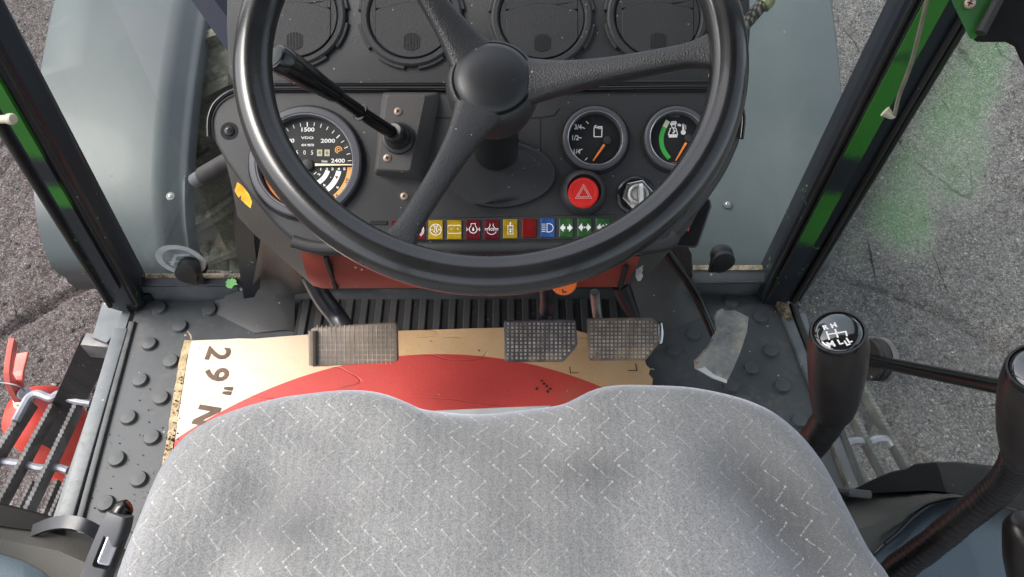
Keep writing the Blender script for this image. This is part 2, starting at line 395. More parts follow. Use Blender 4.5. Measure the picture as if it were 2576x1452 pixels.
    m['paint_green'] = pmat('tractor_green_paint', (.016, .095, .012), (.024, .13, .018), .4, nscale=12, gbump=.0001, dirt=.15, dcol=(.02, .06, .02), dscale=8)
mk()

# ---- special materials
def seat_fabric():
    M = Mat('grey_velour_zigzag'); x, y, z = M.xyz()
    wx = M.noise(9, 2) ; wy = M.noise(7, 2, vec=None)
    wv = M.noise(330, 2) - .5; x = x + (wx - .5) * .016 + wv * .0016; y = y + (wy - .5) * .014 + (M.noise(270, 2) - .5) * .0016
    q, p = .0185, .0125
    row = (y / p).floor(); par = row.mod(2.0); sgn = par * 2 - 1
    off = (row / 2).floor().mod(2.0) * .35 * q + par * .16 * q
    lx = (((x + off) / q).frac() - .5) * q; ly = ((y / p).frac() - .5) * p
    d = (ly - sgn * lx * .95).abs()
    br = M.noise(420, 2)
    seg = d.lt(.00062) * lx.abs().lt(.0042) * br.gt(.45)
    ex = lx - sgn * .0046; ey = ly - .0046
    dot = (ex * ex + ey * ey).pow(.5).lt(.00092)
    ex2 = lx + sgn * .0046; ey2 = ly + .0046
    dot2 = (ex2 * ex2 + ey2 * ey2).pow(.5).lt(.00080) * br.gt(.46)
    fade = M.noise(11, 2).step(.34, .6) * .6 + .4
    pat = (seg * .46).max(dot * .70).max(dot2 * .5) * fade
    big = M.noise(5.5, 3, .6); cool = M.noise(3.2, 2)
    base = M.mix(big.step(.3, .72), (.235, .231, .223), (.345, .340, .328))
    base = M.mix(cool.step(.5, .75) * .45, base, (.285, .295, .33))
    # darker patches
    sx, sy, sz = M.xyz()
    def blob(cx, cy, rx, ry, rot=0.0):
        c, s_ = math.cos(rot), math.sin(rot)
        u = ((sx - cx) * c + (sy - cy) * s_) / rx; v = ((sy - cy) * c - (sx - cx) * s_) / ry
        return 1 - (u * u + v * v).pow(.5).min(1)
    g = (blob(*SEATBLOBS[0]) * .9).max(blob(*SEATBLOBS[1]) * .55).max(blob(*SEATBLOBS[2]) * .5).max(blob(*SEATBLOBS[3]) * .5)
    g = (g * (M.noise(24, 4) * .8 + .6)).step(.05, .75)
    base = M.mix(g * .85, base, (.085, .083, .08))
    ribs = ((sx * 900 + M.noise(60, 2) * 3).sin() * .5 + .5)
    fine = M.noise(650, 3, .7)
    base = M.mix(fine.step(.40, .62) * .55, base, (.12, .125, .13))
    base = M.mix((M.noise(1500, 2)).gt(.62) * .25, base, (.6, .6, .6))
    col = M.mix(pat * .8, base, (.70, .68, .62))
    M.set('Base Color', col); M.set('Roughness', .95); M.set('Specular IOR Level', .15)
    M.set('Sheen Weight', 1.0); M.set('Sheen Roughness', .4); M.set('Sheen Tint', (.85, .88, 1))
    M.bump(fine * .6 + ribs * .25 - pat * .9, .0007, .8)
    M.bump(M.noise(14, 3), .005, .7)
    return M.m
def ground_mat():
    M = Mat('packed_black_grit')
    n1 = M.noise(1.4, 6, .6); n2 = M.noise(40, 5, .7); n3 = M.noise(150, 4, .8)
    x, y, z = M.xyz()
    col = M.mix(n1.step(.32, .7), (.085, .077, .076), (.135, .128, .122))
    col = M.mix(n2.step(.35, .75) * .7, col, (.035, .030, .031))
    left = (x * -1).step(.3, 1.1)
    col = M.mix(left * .7, col, (.20, .128, .120))
    col = M.mix((x).step(.2, 1.1) * .6, col, (.200, .198, .190))
    col = M.mix(n3.step(.47, .60) * .85, col, (.26, .25, .245)); n4 = M.noise(420, 2, .6); col = M.mix(n4.step(.55, .42) * .75, col, (.022, .02, .02))
    d, r1, r2 = M.voro(150, 'Color')
    col = M.mix(d.lt(r2 * .42) * r1.gt(.55) * r2, col, (.36, .34, .32))
    d2, q1, q2 = M.voro(60, 'Color')
    col = M.mix(d2.lt(q2 * .28) * q1.gt(.95), col, (.5, .48, .43))
    col = M.mix(d2.lt(.3) * q1.lt(.05), col, (.02, .018, .018))
    cr = (M.noise(1.7, 1, .4, 0, stretch=(1.5, .45, 1)) - .52).abs(); crk = (1 - cr.step(.0015, .006)) * M.noise(3.5, 2).step(.48, .6)
    e1, h1, h2 = M.voro(120, 'Color'); e2, k1, k2 = M.voro(210, 'Color')
    col = M.mix(h1.step(.45, .95) * .34, col, (.27, .26, .25)); col = M.mix(h2.step(.45, .9) * .42, col, (.028, .026, .025)); col = M.mix(k1.gt(.80) * .40, col, (.030, .028, .027)); col = M.mix(k2.gt(.90) * .45, col, (.34, .33, .31))
    col = M.mix(crk * .75, col, (.018, .016, .015))
    M.set('Base Color', col); M.set('Roughness', .95); M.set('Specular IOR Level', .25)
    M.bump(M.noise(22, 5, .7), .035, .8)
    M.bump(n3 * .6 + n2 * .6 + h1 * .35 + (d.min(.3) * -1) - crk, .009, 1)
    return M.m
def schlick(M, f0):
    lw = M.nt.nodes.new('ShaderNodeLayerWeight'); lw.inputs[0].default_value = .5
    return S(M.nt, lw.outputs['Facing']).pow(5) * (1 - f0) + f0
def glass_mat(name, film=.05, green=False, blobs=(), fcol=(.6, .62, .6)):
    M = Mat(name); nt = M.nt; nt.nodes.remove(M.b)
    tr = nt.nodes.new('ShaderNodeBsdfTransparent'); tr.inputs[0].default_value = (.93, .97, .95, 1)
    gl = nt.nodes.new('ShaderNodeBsdfGlossy'); gl.inputs['Roughness'].default_value = .02; gl.inputs[0].default_value = (.9, .95, .95, 1)
    fr = schlick(M, .04)
    m1 = nt.nodes.new('ShaderNodeMixShader'); nt.links.new(fr.v, m1.inputs[0]); nt.links.new(tr.outputs[0], m1.inputs[1]); nt.links.new(gl.outputs[0], m1.inputs[2])
    df = nt.nodes.new('ShaderNodeBsdfDiffuse'); m2 = nt.nodes.new('ShaderNodeMixShader')
    d, r1, r2 = M.voro(90, 'Color')
    f = M.noise(3, 5, .6).step(.4, .8) * film + d.lt(r2 * .13) * r1.gt(.93) * .35 + film * .3
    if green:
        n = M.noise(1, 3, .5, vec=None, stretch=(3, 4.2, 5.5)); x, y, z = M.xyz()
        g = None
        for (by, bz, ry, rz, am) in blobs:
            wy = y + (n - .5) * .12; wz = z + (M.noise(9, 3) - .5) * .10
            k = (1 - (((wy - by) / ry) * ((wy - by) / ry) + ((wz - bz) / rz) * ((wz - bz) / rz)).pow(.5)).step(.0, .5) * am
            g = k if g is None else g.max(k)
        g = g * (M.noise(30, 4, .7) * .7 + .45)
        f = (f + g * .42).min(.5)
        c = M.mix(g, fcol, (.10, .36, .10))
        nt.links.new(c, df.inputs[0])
    else: df.inputs[0].default_value = (*fcol, 1)
    nt.links.new(f.v, m2.inputs[0]); nt.links.new(m1.outputs[0], m2.inputs[1]); nt.links.new(df.outputs[0], m2.inputs[2])
    nt.links.new(m2.outputs[0], M.out.inputs['Surface'])
    return M.m
def lens_mat():
    M = Mat('clear_gauge_lens'); nt = M.nt; nt.nodes.remove(M.b)
    tr = nt.nodes.new('ShaderNodeBsdfTransparent'); gl = nt.nodes.new('ShaderNodeBsdfGlossy'); gl.inputs['Roughness'].default_value = .06
    fr = schlick(M, .025)
    m1 = nt.nodes.new('ShaderNodeMixShader'); nt.links.new(fr.v, m1.inputs[0]); nt.links.new(tr.outputs[0], m1.inputs[1]); nt.links.new(gl.outputs[0], m1.inputs[2])
    nt.links.new(m1.outputs[0], M.out.inputs['Surface']); return M.m
def band_mat():
    """green paint showing between dark worn stretches, over the height of a pillar"""
    M = Mat('chipped_green_band'); x, y, z = M.xyz()
    e = M.noise(60, 4, .7) * .03 + M.noise(300, 2, .7) * .010
    zz = z + e - .03
    def seg(a, b): return zz.step(a - .012, a + .012) * (1 - zz.step(b - .012, b + .012))
    g = seg(GREEN[0][0], GREEN[0][1])
    for a, b in GREEN[1:]: g = g.max(seg(a, b))
    fl = M.noise(70, 3, .7).gt(.66)
    col = M.mix(g, (.016, .022, .028), M.mix(M.noise(14, 3), (.026, .150, .018), (.038, .20, .026)))
    M.set('Base Color', col); M.set('Roughness', M.noise(30, 3) * .2 + .28)
    return M.m
def flaked_mat():
    """navy paint with small bright green chips low down"""
    M = Mat('navy_paint_with_green_chips'); x, y, z = M.xyz()
    n = M.noise(160, 2, .5); k = n.gt(.67) * M.noise(16, 2).gt(.52) * (z.lt(.26))
    col = M.mix(M.noise(8, 3), (.010, .013, .020), (.018, .023, .031))
    col = M.mix(k, col, (.12, .42, .06)); M.set('Base Color', col); M.set('Roughness', .42)
    M.bump(M.noise(300, 2), .0001, 1)
    return M.m
def board_mat(cx, cy, r):
    """tan cardboard with a red disc printed on it (object coordinates)"""
    M = Mat('tan_cardboard_with_red_print'); x, y, z = M.xyz()
    d = ((x - cx) * (x - cx) + (y - cy) * (y - cy)).pow(.5)
    n = M.noise(9, 5, .6); fl = M.noise(420, 2)
    tan = M.mix(n.step(.3, .7), (.58, .36, .18), (.67, .45, .25))
    tan = M.mix(fl.step(.55, .8) * .3, tan, (.4, .25, .13))
    pale = ((x * -1) - .0).step(.04, .30)  # board whitens towards the left, sunlight put into its colour
    tan = M.mix(pale * .85, tan, (.78, .71, .55))
    red = M.mix(M.noise(5, 3), (.47, .048, .042), (.57, .072, .058))
    col = M.mix(d.lt(r), tan, red)
    dirt = (M.noise(16, 6, .7)).step(.60, .72) * (x * -1).step(.16, .34)
    col = M.mix(dirt * .8, col, (.20, .13, .07))
    dd, r1, r2 = M.voro(120, 'Color')
    col = M.mix(dd.lt(r2 * .22) * r1.gt(.94), col, (.16, .08, .04))
    col = M.mix(dd.lt(r2 * .14) * r1.lt(.05), col, (.8, .75, .65))
    st_ = M.noise(7, 6, .7, .6).step(.55, .8) * .38; col = M.mix(st_, col, (.25, .15, .085))
    sc_ = (M.noise(3, 2, .5, .3, stretch=(1, 3, 1)) - .5).abs(); sc_ = (1 - sc_.step(.001, .006)) * M.noise(12, 2).step(.45, .6); col = M.mix(sc_ * .08, col, (.2, .06, .04))
    col = M.mix(M.noise(60, 5, .75).step(.60, .75) * .35, col, (.30, .2, .13))
    M.set('Base Color', col); M.set('Roughness', M.noise(30, 3) * .2 + .38); M.bump(sc_ * -1, .001, 1)
    M.bump(M.noise(5, 3), .004, .5); M.bump(M.noise(250, 3), .0003, 1)
    return M.m
def braid_mat():
    M = Mat('woven_hose_braid'); x, y, z = M.xyz()
    a = ((x + z * .6) * 900).sin(); b = ((y - z * .6 - x * .3) * 900).sin(); k = (a * b).step(-.2, .5)
    M.set('Base Color', M.mix(k, (.03, .03, .025), (.16, .155, .13))); M.set('Roughness', .8); M.bump(k, .0008, 1); return M.m

# ================================================================= GROUND
GZ = -1.05
def axis(lo, hi, dlo, dhi, st):
    """even steps between dlo and dhi, growing steps beyond"""
    c = list(np.arange(dlo, dhi + 1e-6, st)); a = [dlo]; s = st
    while a[-1] > lo: s *= 1.5; a.append(a[-1] - s)
    b = [dhi]; s = st
    while b[-1] < hi: s *= 1.5; b.append(b[-1] + s)
    return np.array(a[::-1][:-1] + c + b[1:])
def fbm2(x, y, seed, octs):
    """sum of smooth value noise octaves"""
    r = np.random.RandomState(seed); out = np.zeros_like(x)
    for sc, am in octs:
        G = r.rand(64, 64); X = x * sc; Y = y * sc; xi = np.floor(X).astype(int); yi = np.floor(Y).astype(int)
        fx = X - xi; fy = Y - yi; fx = fx * fx * (3 - 2 * fx); fy = fy * fy * (3 - 2 * fy)
        g = lambda i, j: G[i % 64, j % 64]
        out += am * ((g(xi, yi) * (1 - fx) + g(xi + 1, yi) * fx) * (1 - fy) + (g(xi, yi + 1) * (1 - fx) + g(xi + 1, yi + 1) * fx) * fy - .5)
    return out
xs = axis(-150, 150, -2.6, 2.6, .0125); ys = axis(-150, 150, -.1, 3.6, .0125)
X, Y = np.meshgrid(xs, ys)
Z = fbm2(X + 50, Y + 50, 3, [(1.1, .03), (4, .016), (13, .014), (37, .011), (75, .007)])
def rut(X, Y, p, q, bend, wd, dp):
    """a lug scrape pressed into the soil from p to q"""
    p = np.array(p); q = np.array(q); d = q - p; L = np.hypot(*d); d = d / L; n = np.array([-d[1], d[0]])
    t = ((X - p[0]) * d[0] + (Y - p[1]) * d[1]) / L; s = (X - p[0]) * n[0] + (Y - p[1]) * n[1] - bend * np.sin(np.clip(t, 0, 1) * np.pi)
    return -dp * np.exp(-(s / wd) ** 2) * np.clip(np.minimum(t, 1 - t) * 8, 0, 1)
rr = np.random.RandomState(5)
for k in range(26):
    sx_ = -1 if k % 2 else 1; x0 = sx_ * (.95 + rr.rand() * 1.3); y0 = .1 + rr.rand() * 2.4; a = (rr.rand() - .5) * .7 + (2.2 if sx_ > 0 else 1.0)
    L = .3 + rr.rand() * .6
    Z += rut(X, Y, (x0, y0), (x0 + math.cos(a) * L, y0 + math.sin(a) * L), (rr.rand() - .5) * .14, .012 + rr.rand() * .014, .016 + rr.rand() * .02)
fade = np.clip(1 - (np.maximum(np.abs(X) - 3, 0) + np.maximum(np.abs(Y - 1.7) - 2.4, 0)) / 2, 0, 1); Z *= fade
ny, nx = X.shape
co = np.stack([X, Y, Z], -1).reshape(-1, 3).astype(np.float32)
idx = np.arange(ny * nx).reshape(ny, nx); q = np.stack([idx[:-1, :-1], idx[:-1, 1:], idx[1:, 1:], idx[1:, :-1]], -1).reshape(-1, 4)
me = bpy.data.meshes.new('ground'); me.vertices.add(len(co)); me.vertices.foreach_set('co', co.ravel())
me.loops.add(q.size); me.loops.foreach_set('vertex_index', q.ravel().astype(np.int32)); me.polygons.add(len(q))
me.polygons.foreach_set('loop_start', np.arange(0, q.size, 4, dtype=np.int32)); me.update(calc_edges=True); me.shade_smooth()
M_['ground'] = ground_mat(); me.materials.append(M_['ground'])
g = bpy.data.objects.new('ground', me); COL.objects.link(g); g.location = (0, 0, GZ); tag(g, 'compacted black grit and soil with scraped grooves', kind='structure')
def ground_z(x, y):
    j = min(max(int(np.searchsorted(xs, x)), 0), nx - 1); i = min(max(int(np.searchsorted(ys, y)), 0), ny - 1); return GZ + Z[i, j]
# loose grit: tiny stones nobody could count
stv, stf = [], []; r = np.random.RandomState(9)
base = np.array([(1, 0, 0), (0, 1, 0), (-1, 0, 0), (0, -1, 0), (0, 0, 1), (0, 0, -1)], float); bf = [(0, 1, 4), (1, 2, 4), (2, 3, 4), (3, 0, 4), (1, 0, 5), (2, 1, 5), (3, 2, 5), (0, 3, 5)]
for k in range(15000):
    sx_ = -1 if r.rand() < .42 else 1; x0 = sx_ * (.55 + r.rand() * 1.9); y0 = .0 + r.rand() * 3.2
    s = .0022 + r.rand() ** 3 * .0075
    P = base * s * (.6 + r.rand(6, 3) * .6); a = r.rand() * 6.28; ca, sa = math.cos(a), math.sin(a)
    P = np.stack([P[:, 0] * ca - P[:, 1] * sa + x0, P[:, 0] * sa + P[:, 1] * ca + y0, P[:, 2] * .7 + ground_z(x0, y0) - GZ + s * .2], -1)
    stv.append(P); stf += [(a_ + 6 * k, b_ + 6 * k, c_ + 6 * k) for a_, b_, c_ in bf]
me = bpy.data.meshes.new('loose_grit'); me.from_pydata(np.concatenate(stv).tolist(), [], stf)
Mg = Mat('mixed_grit_stones'); gd, g1, g2 = Mg.voro(22, 'Color'); Mg.set('Base Color', Mg.mix(g1, (.045, .042, .042), Mg.mix(g2.gt(.93), (.15, .14, .135), (.33, .31, .29)))); Mg.set('Roughness', .9)
me.materials.append(Mg.m); o = bpy.data.objects.new('loose_grit', me); COL.objects.link(o); o.location = (0, 0, GZ); tag(o, 'loose grit scattered over the black soil', kind='stuff')

# ================================================================= CAB FLOOR
FL = FLAT
floor = bpy.data.objects.new('cab_floor', None)
bpy.data.objects.remove(floor)
fz = lambda u, v, z=0: at_z(u, v, z)
XL, XR0, XR1 = -.590, .440, .462
yb = .735
mb = MB(); poly = [(fz(335, 800).x - .0, yb), (fz(205, 1290).x, -.55), (.47, -.55), (fz(2130, 1230).x, fz(2130, 1230).y), (fz(1952, 765).x, fz(1952, 765).y), (fz(1952, 765).x, yb)]
mb.prism(poly, FL, -.012, 0)
floor = mb.build('cab_floor', M_['mat'], smooth=0, origin=(0, 0, 0)); tag(floor, 'grey black studded rubber mat covering the cab floor', kind='structure')
# studs
studs = [(402, 778), (528, 782), (454, 823), (377, 867), (431, 911), (354, 958), (407, 1003), (325, 1052), (384, 1102), (296, 1156), (351, 1207), (268, 1268), (352, 1325),
         (1838, 763), (1911, 800), (1744, 843), (1694, 883), (1937, 885), (1889, 928), (1966, 973), (1838, 973), (1683, 980), (2010, 1060), (1925, 1060)]
R_ = .0115
mb = MB().lathe([(R_ * 1.12, 0), (R_, .002), (R_, .0045), (R_ * .92, .006), (R_ * .4, .0066), (.0004, .0067)], Frame((0, 0, 0), (1, 0, 0), (0, 0, 1)), 20, cap0=False, cap1=False)
st0 = mb.build('rubber_stud', M_['mat2'], floor, smooth=40)
stm = st0.data; stm2 = stm.copy(); stm2.materials[0] = M_['mat']
for i, (u, v) in enumerate(studs):
    o = st0 if i == 0 else st0.copy()
    if i: COL.objects.link(o); o.parent = floor
    o.data = stm2 if (u > 1500 or v < 900) else stm
    o.location = fz(u, v)
# ribs of the middle mat
pt = fz(757, 835); pt2 = fz(1565, 760)
y0, y1 = fz(1000, 850).y - .02, fz(1000, 757).y
mb = MB().box((0, (y0 + y1) / 2, 0), (.0115, y1 - y0, .0065), FL, .0015)
rb0 = mb.build('floor_rib', M_['mould'], floor, smooth=30, origin=None)
x = fz(768, 795).x; k = 0
while x < fz(1560, 795).x:
    o = rb0 if k == 0 else rb0.copy()
    if k: COL.objects.link(o); o.parent = floor
    o.location = (x, 0, 0); x += .0237; k += 1
mb = MB().box(((pt.x + pt2.x) / 2, (y0 + y1) / 2, .0005), (pt2.x - pt.x + .02, y1 - y0 + .004, .0015), FL); mb.build('rib_mat', M_['dash'], floor, smooth=0)
# rolled front edges of the mat and painted sills
def roll(name, L, th, mat, label=None, z1=.045):
    """quarter round moulding up the bulkhead between two ends: L = (u0, u1, vb, vt)"""
    u0, u1, vb, vt = L; a = fz(u0, vb); b = fz(u1, vb); rows = []
    yt = at_z((u0 + u1) / 2, vt, z1).y
    for k in range(9):
        t = k / 8; yy = a.y + (yt - a.y) * (t ** 1.0) ; zz = z1 * (math.sin(t * math.pi / 2) ** .7) + .004 * math.sin(t * math.pi)
        rows.append([Vector((a.x + (b.x - a.x) * j / 6, yy + .0015 * math.sin(j * 1.3), zz)) for j in range(7)])
    mb = MB().slab(rows, .006, (0, .6, -.8)); return mb.build(name, mat, floor, smooth=60)
M_['edge'] = pmat('lightened_mat_edge', (.095, .104, .11), (.135, .146, .15), .36, nscale=16, gbump=.0002, specks=.1, sscale=120)  # mat colour made lighter to stand for light on the roll
roll('rolled_edge', (345, 612, 756, 716), 0, M_['edge'])
roll('rolled_edge', (1720, 1935, 741, 708), 0, M_['edge'])
def sill(u0, u1, v0, v1, z0, z1, mat, name='painted_sill'):
    a, b = at_z(u0, v0, z0), at_z(u1, v0, z0); c, d = at_z(u0, v1, z1), at_z(u1, v1, z1)
    rows = [[a.lerp(b, j / 4) for j in range(5)], [c.lerp(d, j / 4) for j in range(5)]]
    return MB().slab(rows, .004, (0, .3, -.95)).build(name, mat, floor, smooth=30)
sill(355, 606, 720, 697, .043, .052, M_['pillar']); sill(1740, 1925, 712, 676, .043, .055, M_['mat'])
sill(365, 604, 699, 688, .0545, .056, M_['sandy'], 'sand_line'); sill(1745, 1918, 679, 667, .057, .058, M_['sandy'], 'sand_line')
# green paint flake on the left sill
fr = Frame(at_z(583, 712, .0535), (1, 0, 0), (0, -.2, .97)); mb = MB(); pr = random.Random(3)
mb.flat([(.0085 * (1 + .4 * pr.uniform(-1, 1)) * math.cos(a * .286), .0075 * (1 + .45 * pr.uniform(-1, 1)) * math.sin(a * .286)) for a in range(22)], fr, .001)
Mf = pmat('bright_green_chip', (.14, .42, .10), (.22, .55, .17), .5, gbump=0); mb.build('paint_chip', Mf, floor, smooth=0)
# raised moulded humps beside the pedals (left and right)
def hump(name, pts, faces, mat):
    P = [at_z(u, v, z) for u, v, z in pts]; return MB().add(P, faces).build(name, mat, floor, smooth=85)
hl = [(540, 752, .001), (634, 722, .045), (662, 690, .075), (700, 700, .07), (741, 742, .012), (690, 745, .028), (716, 830, .003), (640, 838, .0015), (545, 790, .001), (741, 835, .0012),
      (664, 560, .33), (742, 600, .30), (775, 736, .012), (780, 600, .30)]
hump('bulkhead_moulding', hl, [(0, 1, 5, 8), (1, 2, 5), (2, 3, 5), (3, 4, 5), (8, 5, 6, 7), (5, 4, 9, 6), (1, 10, 2), (2, 10, 11, 3), (3, 11, 4), (4, 11, 13, 12)], M_['mould'])
hr = [(1560, 740, .004), (1600, 640, .10), (1690, 620, .12), (1698, 742, .035), (1742, 700, .04), (1765, 800, .001), (1690, 832, .002), (1600, 810, .002), (1742, 745, .004), (1560, 600, .33), (1700, 560, .30), (1740, 640, .16)]
hump('bulkhead_moulding', hr, [(0, 1, 3, 7), (1, 2, 3), (2, 4, 3), (3, 4, 8, 5), (3, 5, 6), (3, 6, 7), (1, 9, 10, 2), (2, 10, 11, 4)], M_['mould'])
# bulkhead behind the pedals
fbk = Frame((0, .745, 0), (1, 0, 0), (0, -1, 0)); mb = MB(); mb.prism([(fz(640, 750).x, -.01), (fz(1640, 750).x, -.01), (.20, .34), (-.27, .34)], fbk, -.006, .006); mb.build('bulkhead', M_['mould'], floor, smooth=0)
# metal sill strips beside the doors
def strip(name, P, wd, h, mat, z0=0.0, bev=.002):
    """long bar along the floor through two points, centre line P"""
    a, b = Vector(P[0]), Vector(P[1]); d = (b - a); f = Frame(a, d, (0, 0, 1)); f.ey = f.n.cross(f.ex)
    return MB().prism([(0, -wd / 2), (d.length, -wd / 2), (d.length, wd / 2), (0, wd / 2)], f, z0, h, bev).build(name, mat, floor, smooth=30)
a0, a1 = fz(308, 832), fz(168, 1310); strip('sill_strip', (a0, a1), .022, .008, M_['silver_sill'], -.02)
a0, a1 = fz(326, 832), fz(190, 1310); strip('seal_groove', (a0, a1), .012, .001, M_['dirty_seal'], -.02, 0)
a0, a1 = fz(335, 812), fz(203, 1310); strip('mat_edge', (a0, a1), .009, .006, M_['mat2'], -.01)
a0, a1 = fz(1966, 768), fz(2148, 1262); strip('mat_edge', (a0, a1), .010, .005, M_['dirty_seal'], -.02, 0)
a0, a1 = fz(1978, 800), fz(2160, 1262); strip('sill_strip', (a0, a1), .016, .007, M_['silver_sill'], -.02)
a0, a1 = fz(1990, 770), fz(2178, 1262); strip('door_seal', (a0, a1), .010, .010, M_['rubber'], -.02)
# threshold below the mat edge, left (outer frame rail)
mb = MB(); mb.prism([(fz(318, 800).x - .014, .70), (fz(318, 800).x, .70), (fz(165, 1290).x, -.5), (fz(165, 1290).x - .012, -.5)], FLAT, -.03, -.006); mb.build('frame_rail', M_['silver_sill'], floor, smooth=0)
mb = MB(); mb.prism([(.455, .70), (.485, .70), (.515, -.5), (.485, -.5)], FL, -.10, -.022); mb.build('frame_rail', M_['silver_sill'], floor, smooth=0)
# corner caps
mb = MB(); c = [at_z(u, v, .02) for u, v in ((308, 742), (345, 733), (372, 714), (378, 738), (345, 752), (318, 775))]; mb.add(c + [p + Vector((0, 0, -.02)) for p in c], [(0, 1, 2, 3, 4, 5)] + [(i, (i + 1) % 6, (i + 1) % 6 + 6, i + 6) for i in range(6)]); mb.build('corner_cap', M_['arm'], floor, smooth=0)
mb = MB(); c = [at_z(u, v, .012) for u, v in ((1930, 716), (1968, 736), (1982, 762), (1995, 800), (1978, 800), (1960, 770), (1950, 745))]; mb.add(c + [p + Vector((0, 0, -.02)) for p in c], [tuple(range(7))] + [(i, (i + 1) % 7, (i + 1) % 7 + 7, i + 7) for i in range(7)]); mb.build('corner_cap', M_['sandy'], floor, smooth=0)
# light grey plate outside the left pillar foot
mb = MB(); c = [at_z(u, v, -.03) for u, v in ((258, 762), (320, 770), (318, 800), (268, 862), (232, 848))]; mb.add(c + [p + Vector((0, 0, -.01)) for p in c], [tuple(range(5))] + [(i, (i + 1) % 5, (i + 1) % 5 + 5, i + 5) for i in range(5)]); mb.build('foot_plate', M_['silver_sill'], floor, smooth=0)

# ================================================================= CAB FRAME
cab = thing('tractor_cab', (0, .72, 0), 'navy black cab frame with chipped green bands on its two front pillars', 'cab')
M_['flaked'] = flaked_mat()
def pillar(foot_uv, top_uv, poly, name='pillar', sgn=1):
    """post standing at the floor corner; foot and top give its lean"""
    f = at_z(foot_uv[0], foot_uv[1], .0); y0 = f.y
    t = at_y(top_uv[0], top_uv[1], y0); d = (t - f); k = (1.58 - f.z) / d.z; top = f + d * k
    R = []
    for p in (f + (f - t).normalized() * .02, f.lerp(top, .5), top): R.append([p + Vector((a, b, 0)) for a, b in poly])
    mb = MB().rings(R, True, True, True); return f, top, mb
# left
fL, tL, mb = pillar((345, 757), (52, 232), [(-.026, -.018), (.012, -.018), (.020, .004), (.016, .028), (-.026, .028)])
pl = mb.build('pillar', M_['flaked'], cab, smooth=20, bevel=.003)
fR, tR, mb = pillar((1948, 742), (2340, 0), [(-.012, -.016), (.030, -.026), (.034, .020), (-.012, .03), (-.022, .004)])
pr_ = mb.build('pillar', M_['flaked'], cab, smooth=20, bevel=.003)
GREEN = []
def height_at(f, t, v):
    """height on the pillar seen at picture row v"""
    best = None
    for i in range(600):
        p = f.lerp(t, i / 600); r = p - CAM; dep = r.y * CP - r.z * SP; up = r.y * SP + r.z * CP
        if dep <= 0: continue
        vv = 726 - F * up / dep
        if best is None or abs(vv - v) < best[0]: best = (abs(vv - v), p.z)
    return best[1]
def band(f, t, off, wd, segs, z0v, z1v, nrm):
    global GREEN
    z0, z1 = height_at(f, t, z0v), height_at(f, t, z1v) if z1v is not None else 1.5
    mid = (z0 + z1) / 2
    GREEN = [(height_at(f, t, a), height_at(f, t, b) if b is not None else 9) for a, b in segs]
    GREEN = [(a, b) for a, b in GREEN]
    m = band_mat(); R = []
    for k in range(5):
        z = z0 + (z1 - z0) * k / 4; c = f.lerp(t, (z - f.z) / (t.z - f.z))
        sq = [Vector((off[0] - wd / 2, off[1], 0)), Vector((off[0] + wd / 2, off[1] + nrm * wd, 0)), Vector((off[0] + wd / 2, off[1] + nrm * wd + .006, 0)), Vector((off[0] - wd / 2, off[1] + .006, 0))]
        R.append([c + q for q in sq])
    mb = MB().rings(R, True, True, True); o = mb.build('green_band', m, cab, smooth=0); o.location.z -= 0
    return o
# (pillars are rebuilt here with their real widths)
bpy.data.objects.remove(pl); bpy.data.objects.remove(pr_)
def pillar2(f, t, polys, name='pillar'):
    k = (1.58 - f.z) / (t.z - f.z); top = f + (t - f) * k; n = len(polys); R = []
    for i, poly in enumerate(polys):
        z = i / (n - 1); p = f.lerp(top, z); R.append([p + Vector((a, b, 0)) for a, b in poly])
    return MB().rings(R, True, True, True).build(name, M_['flaked'], cab, smooth=20, bevel=.003)
PL = lambda s: [(-.045 * s - .004, -.014), (-.020, -.022), (.008, -.022), (.017, -.010), (.017, .03), (-.045, .03)]
pillar2(fL, tL, [PL(.9), PL(1), PL(1)])
PR = lambda s: [(-.030, -.006), (-.022, -.018), (.002, -.022), (.012 + .02 * s, -.024), (.02 + .022 * s, -.012), (.024 + .026 * s, -.018), (.030 + .030 * s, .005), (.03 + .03 * s, .03), (-.030, .03)]
pillar2(fR, tR, [PR(.0), PR(.75), PR(1), PR(1.1)])
band(fL, tL, (-.004, -.029), .017, [(372, -400), (492, 440)], 690, -400, 0.0)
band(fR, tR, (-.0105, -.027), .023, [(120, -500), (370, 130), (588, 462)], 660, -400, -0.1)
# pale worn patch on the left band
# rubber edge beads along the pillars
def bead(f, t, off, r, mat, name='rubber_seal', z0=.02):
    a = f.lerp(t, (z0 - f.z) / (t.z - f.z)) + Vector(off); k = (1.56 - f.z) / (t.z - f.z); b = f + (t - f) * k + Vector(off)
    return MB().tube([a, a.lerp(b, .5), b], r, 8).build(name, mat, cab)
bead(fL, tL, (.014, -.020, 0), .0035, M_['rubber']); bead(fL, tL, (-.030, -.024, 0), .004, M_['rubber'])
bead(fR, tR, (-.026, -.016, 0), .0035, M_['rubber']); bead(fR, tR, (-.0215, -.024, 0), .002, M_['rubber'])
bead(fR, tR + Vector((.012, 0, 0)), (.020, -.028, 0), .0035, M_['rubber']); bead(fR, tR + Vector((.026, 0, 0)), (.028, -.022, 0), .0045, M_['rubber'])
# roof and rear posts close the cab above and behind the driver
mb = MB(); mb.prism(round_poly([(-.78, -.85), (.68, -.85), (.66, .86), (-.76, .86)], .12, 5), FLAT, 1.56, 1.66, .02); mb.build('roof', M_['roof'], cab, smooth=30)
for x in (-.62, .52):
    mb = MB().prism([(x - .03, -.72), (x + .03, -.72), (x + .03, -.66), (x - .03, -.66)], FLAT, .45, 1.57); mb.build('pillar', M_['pillar'], cab, smooth=20)
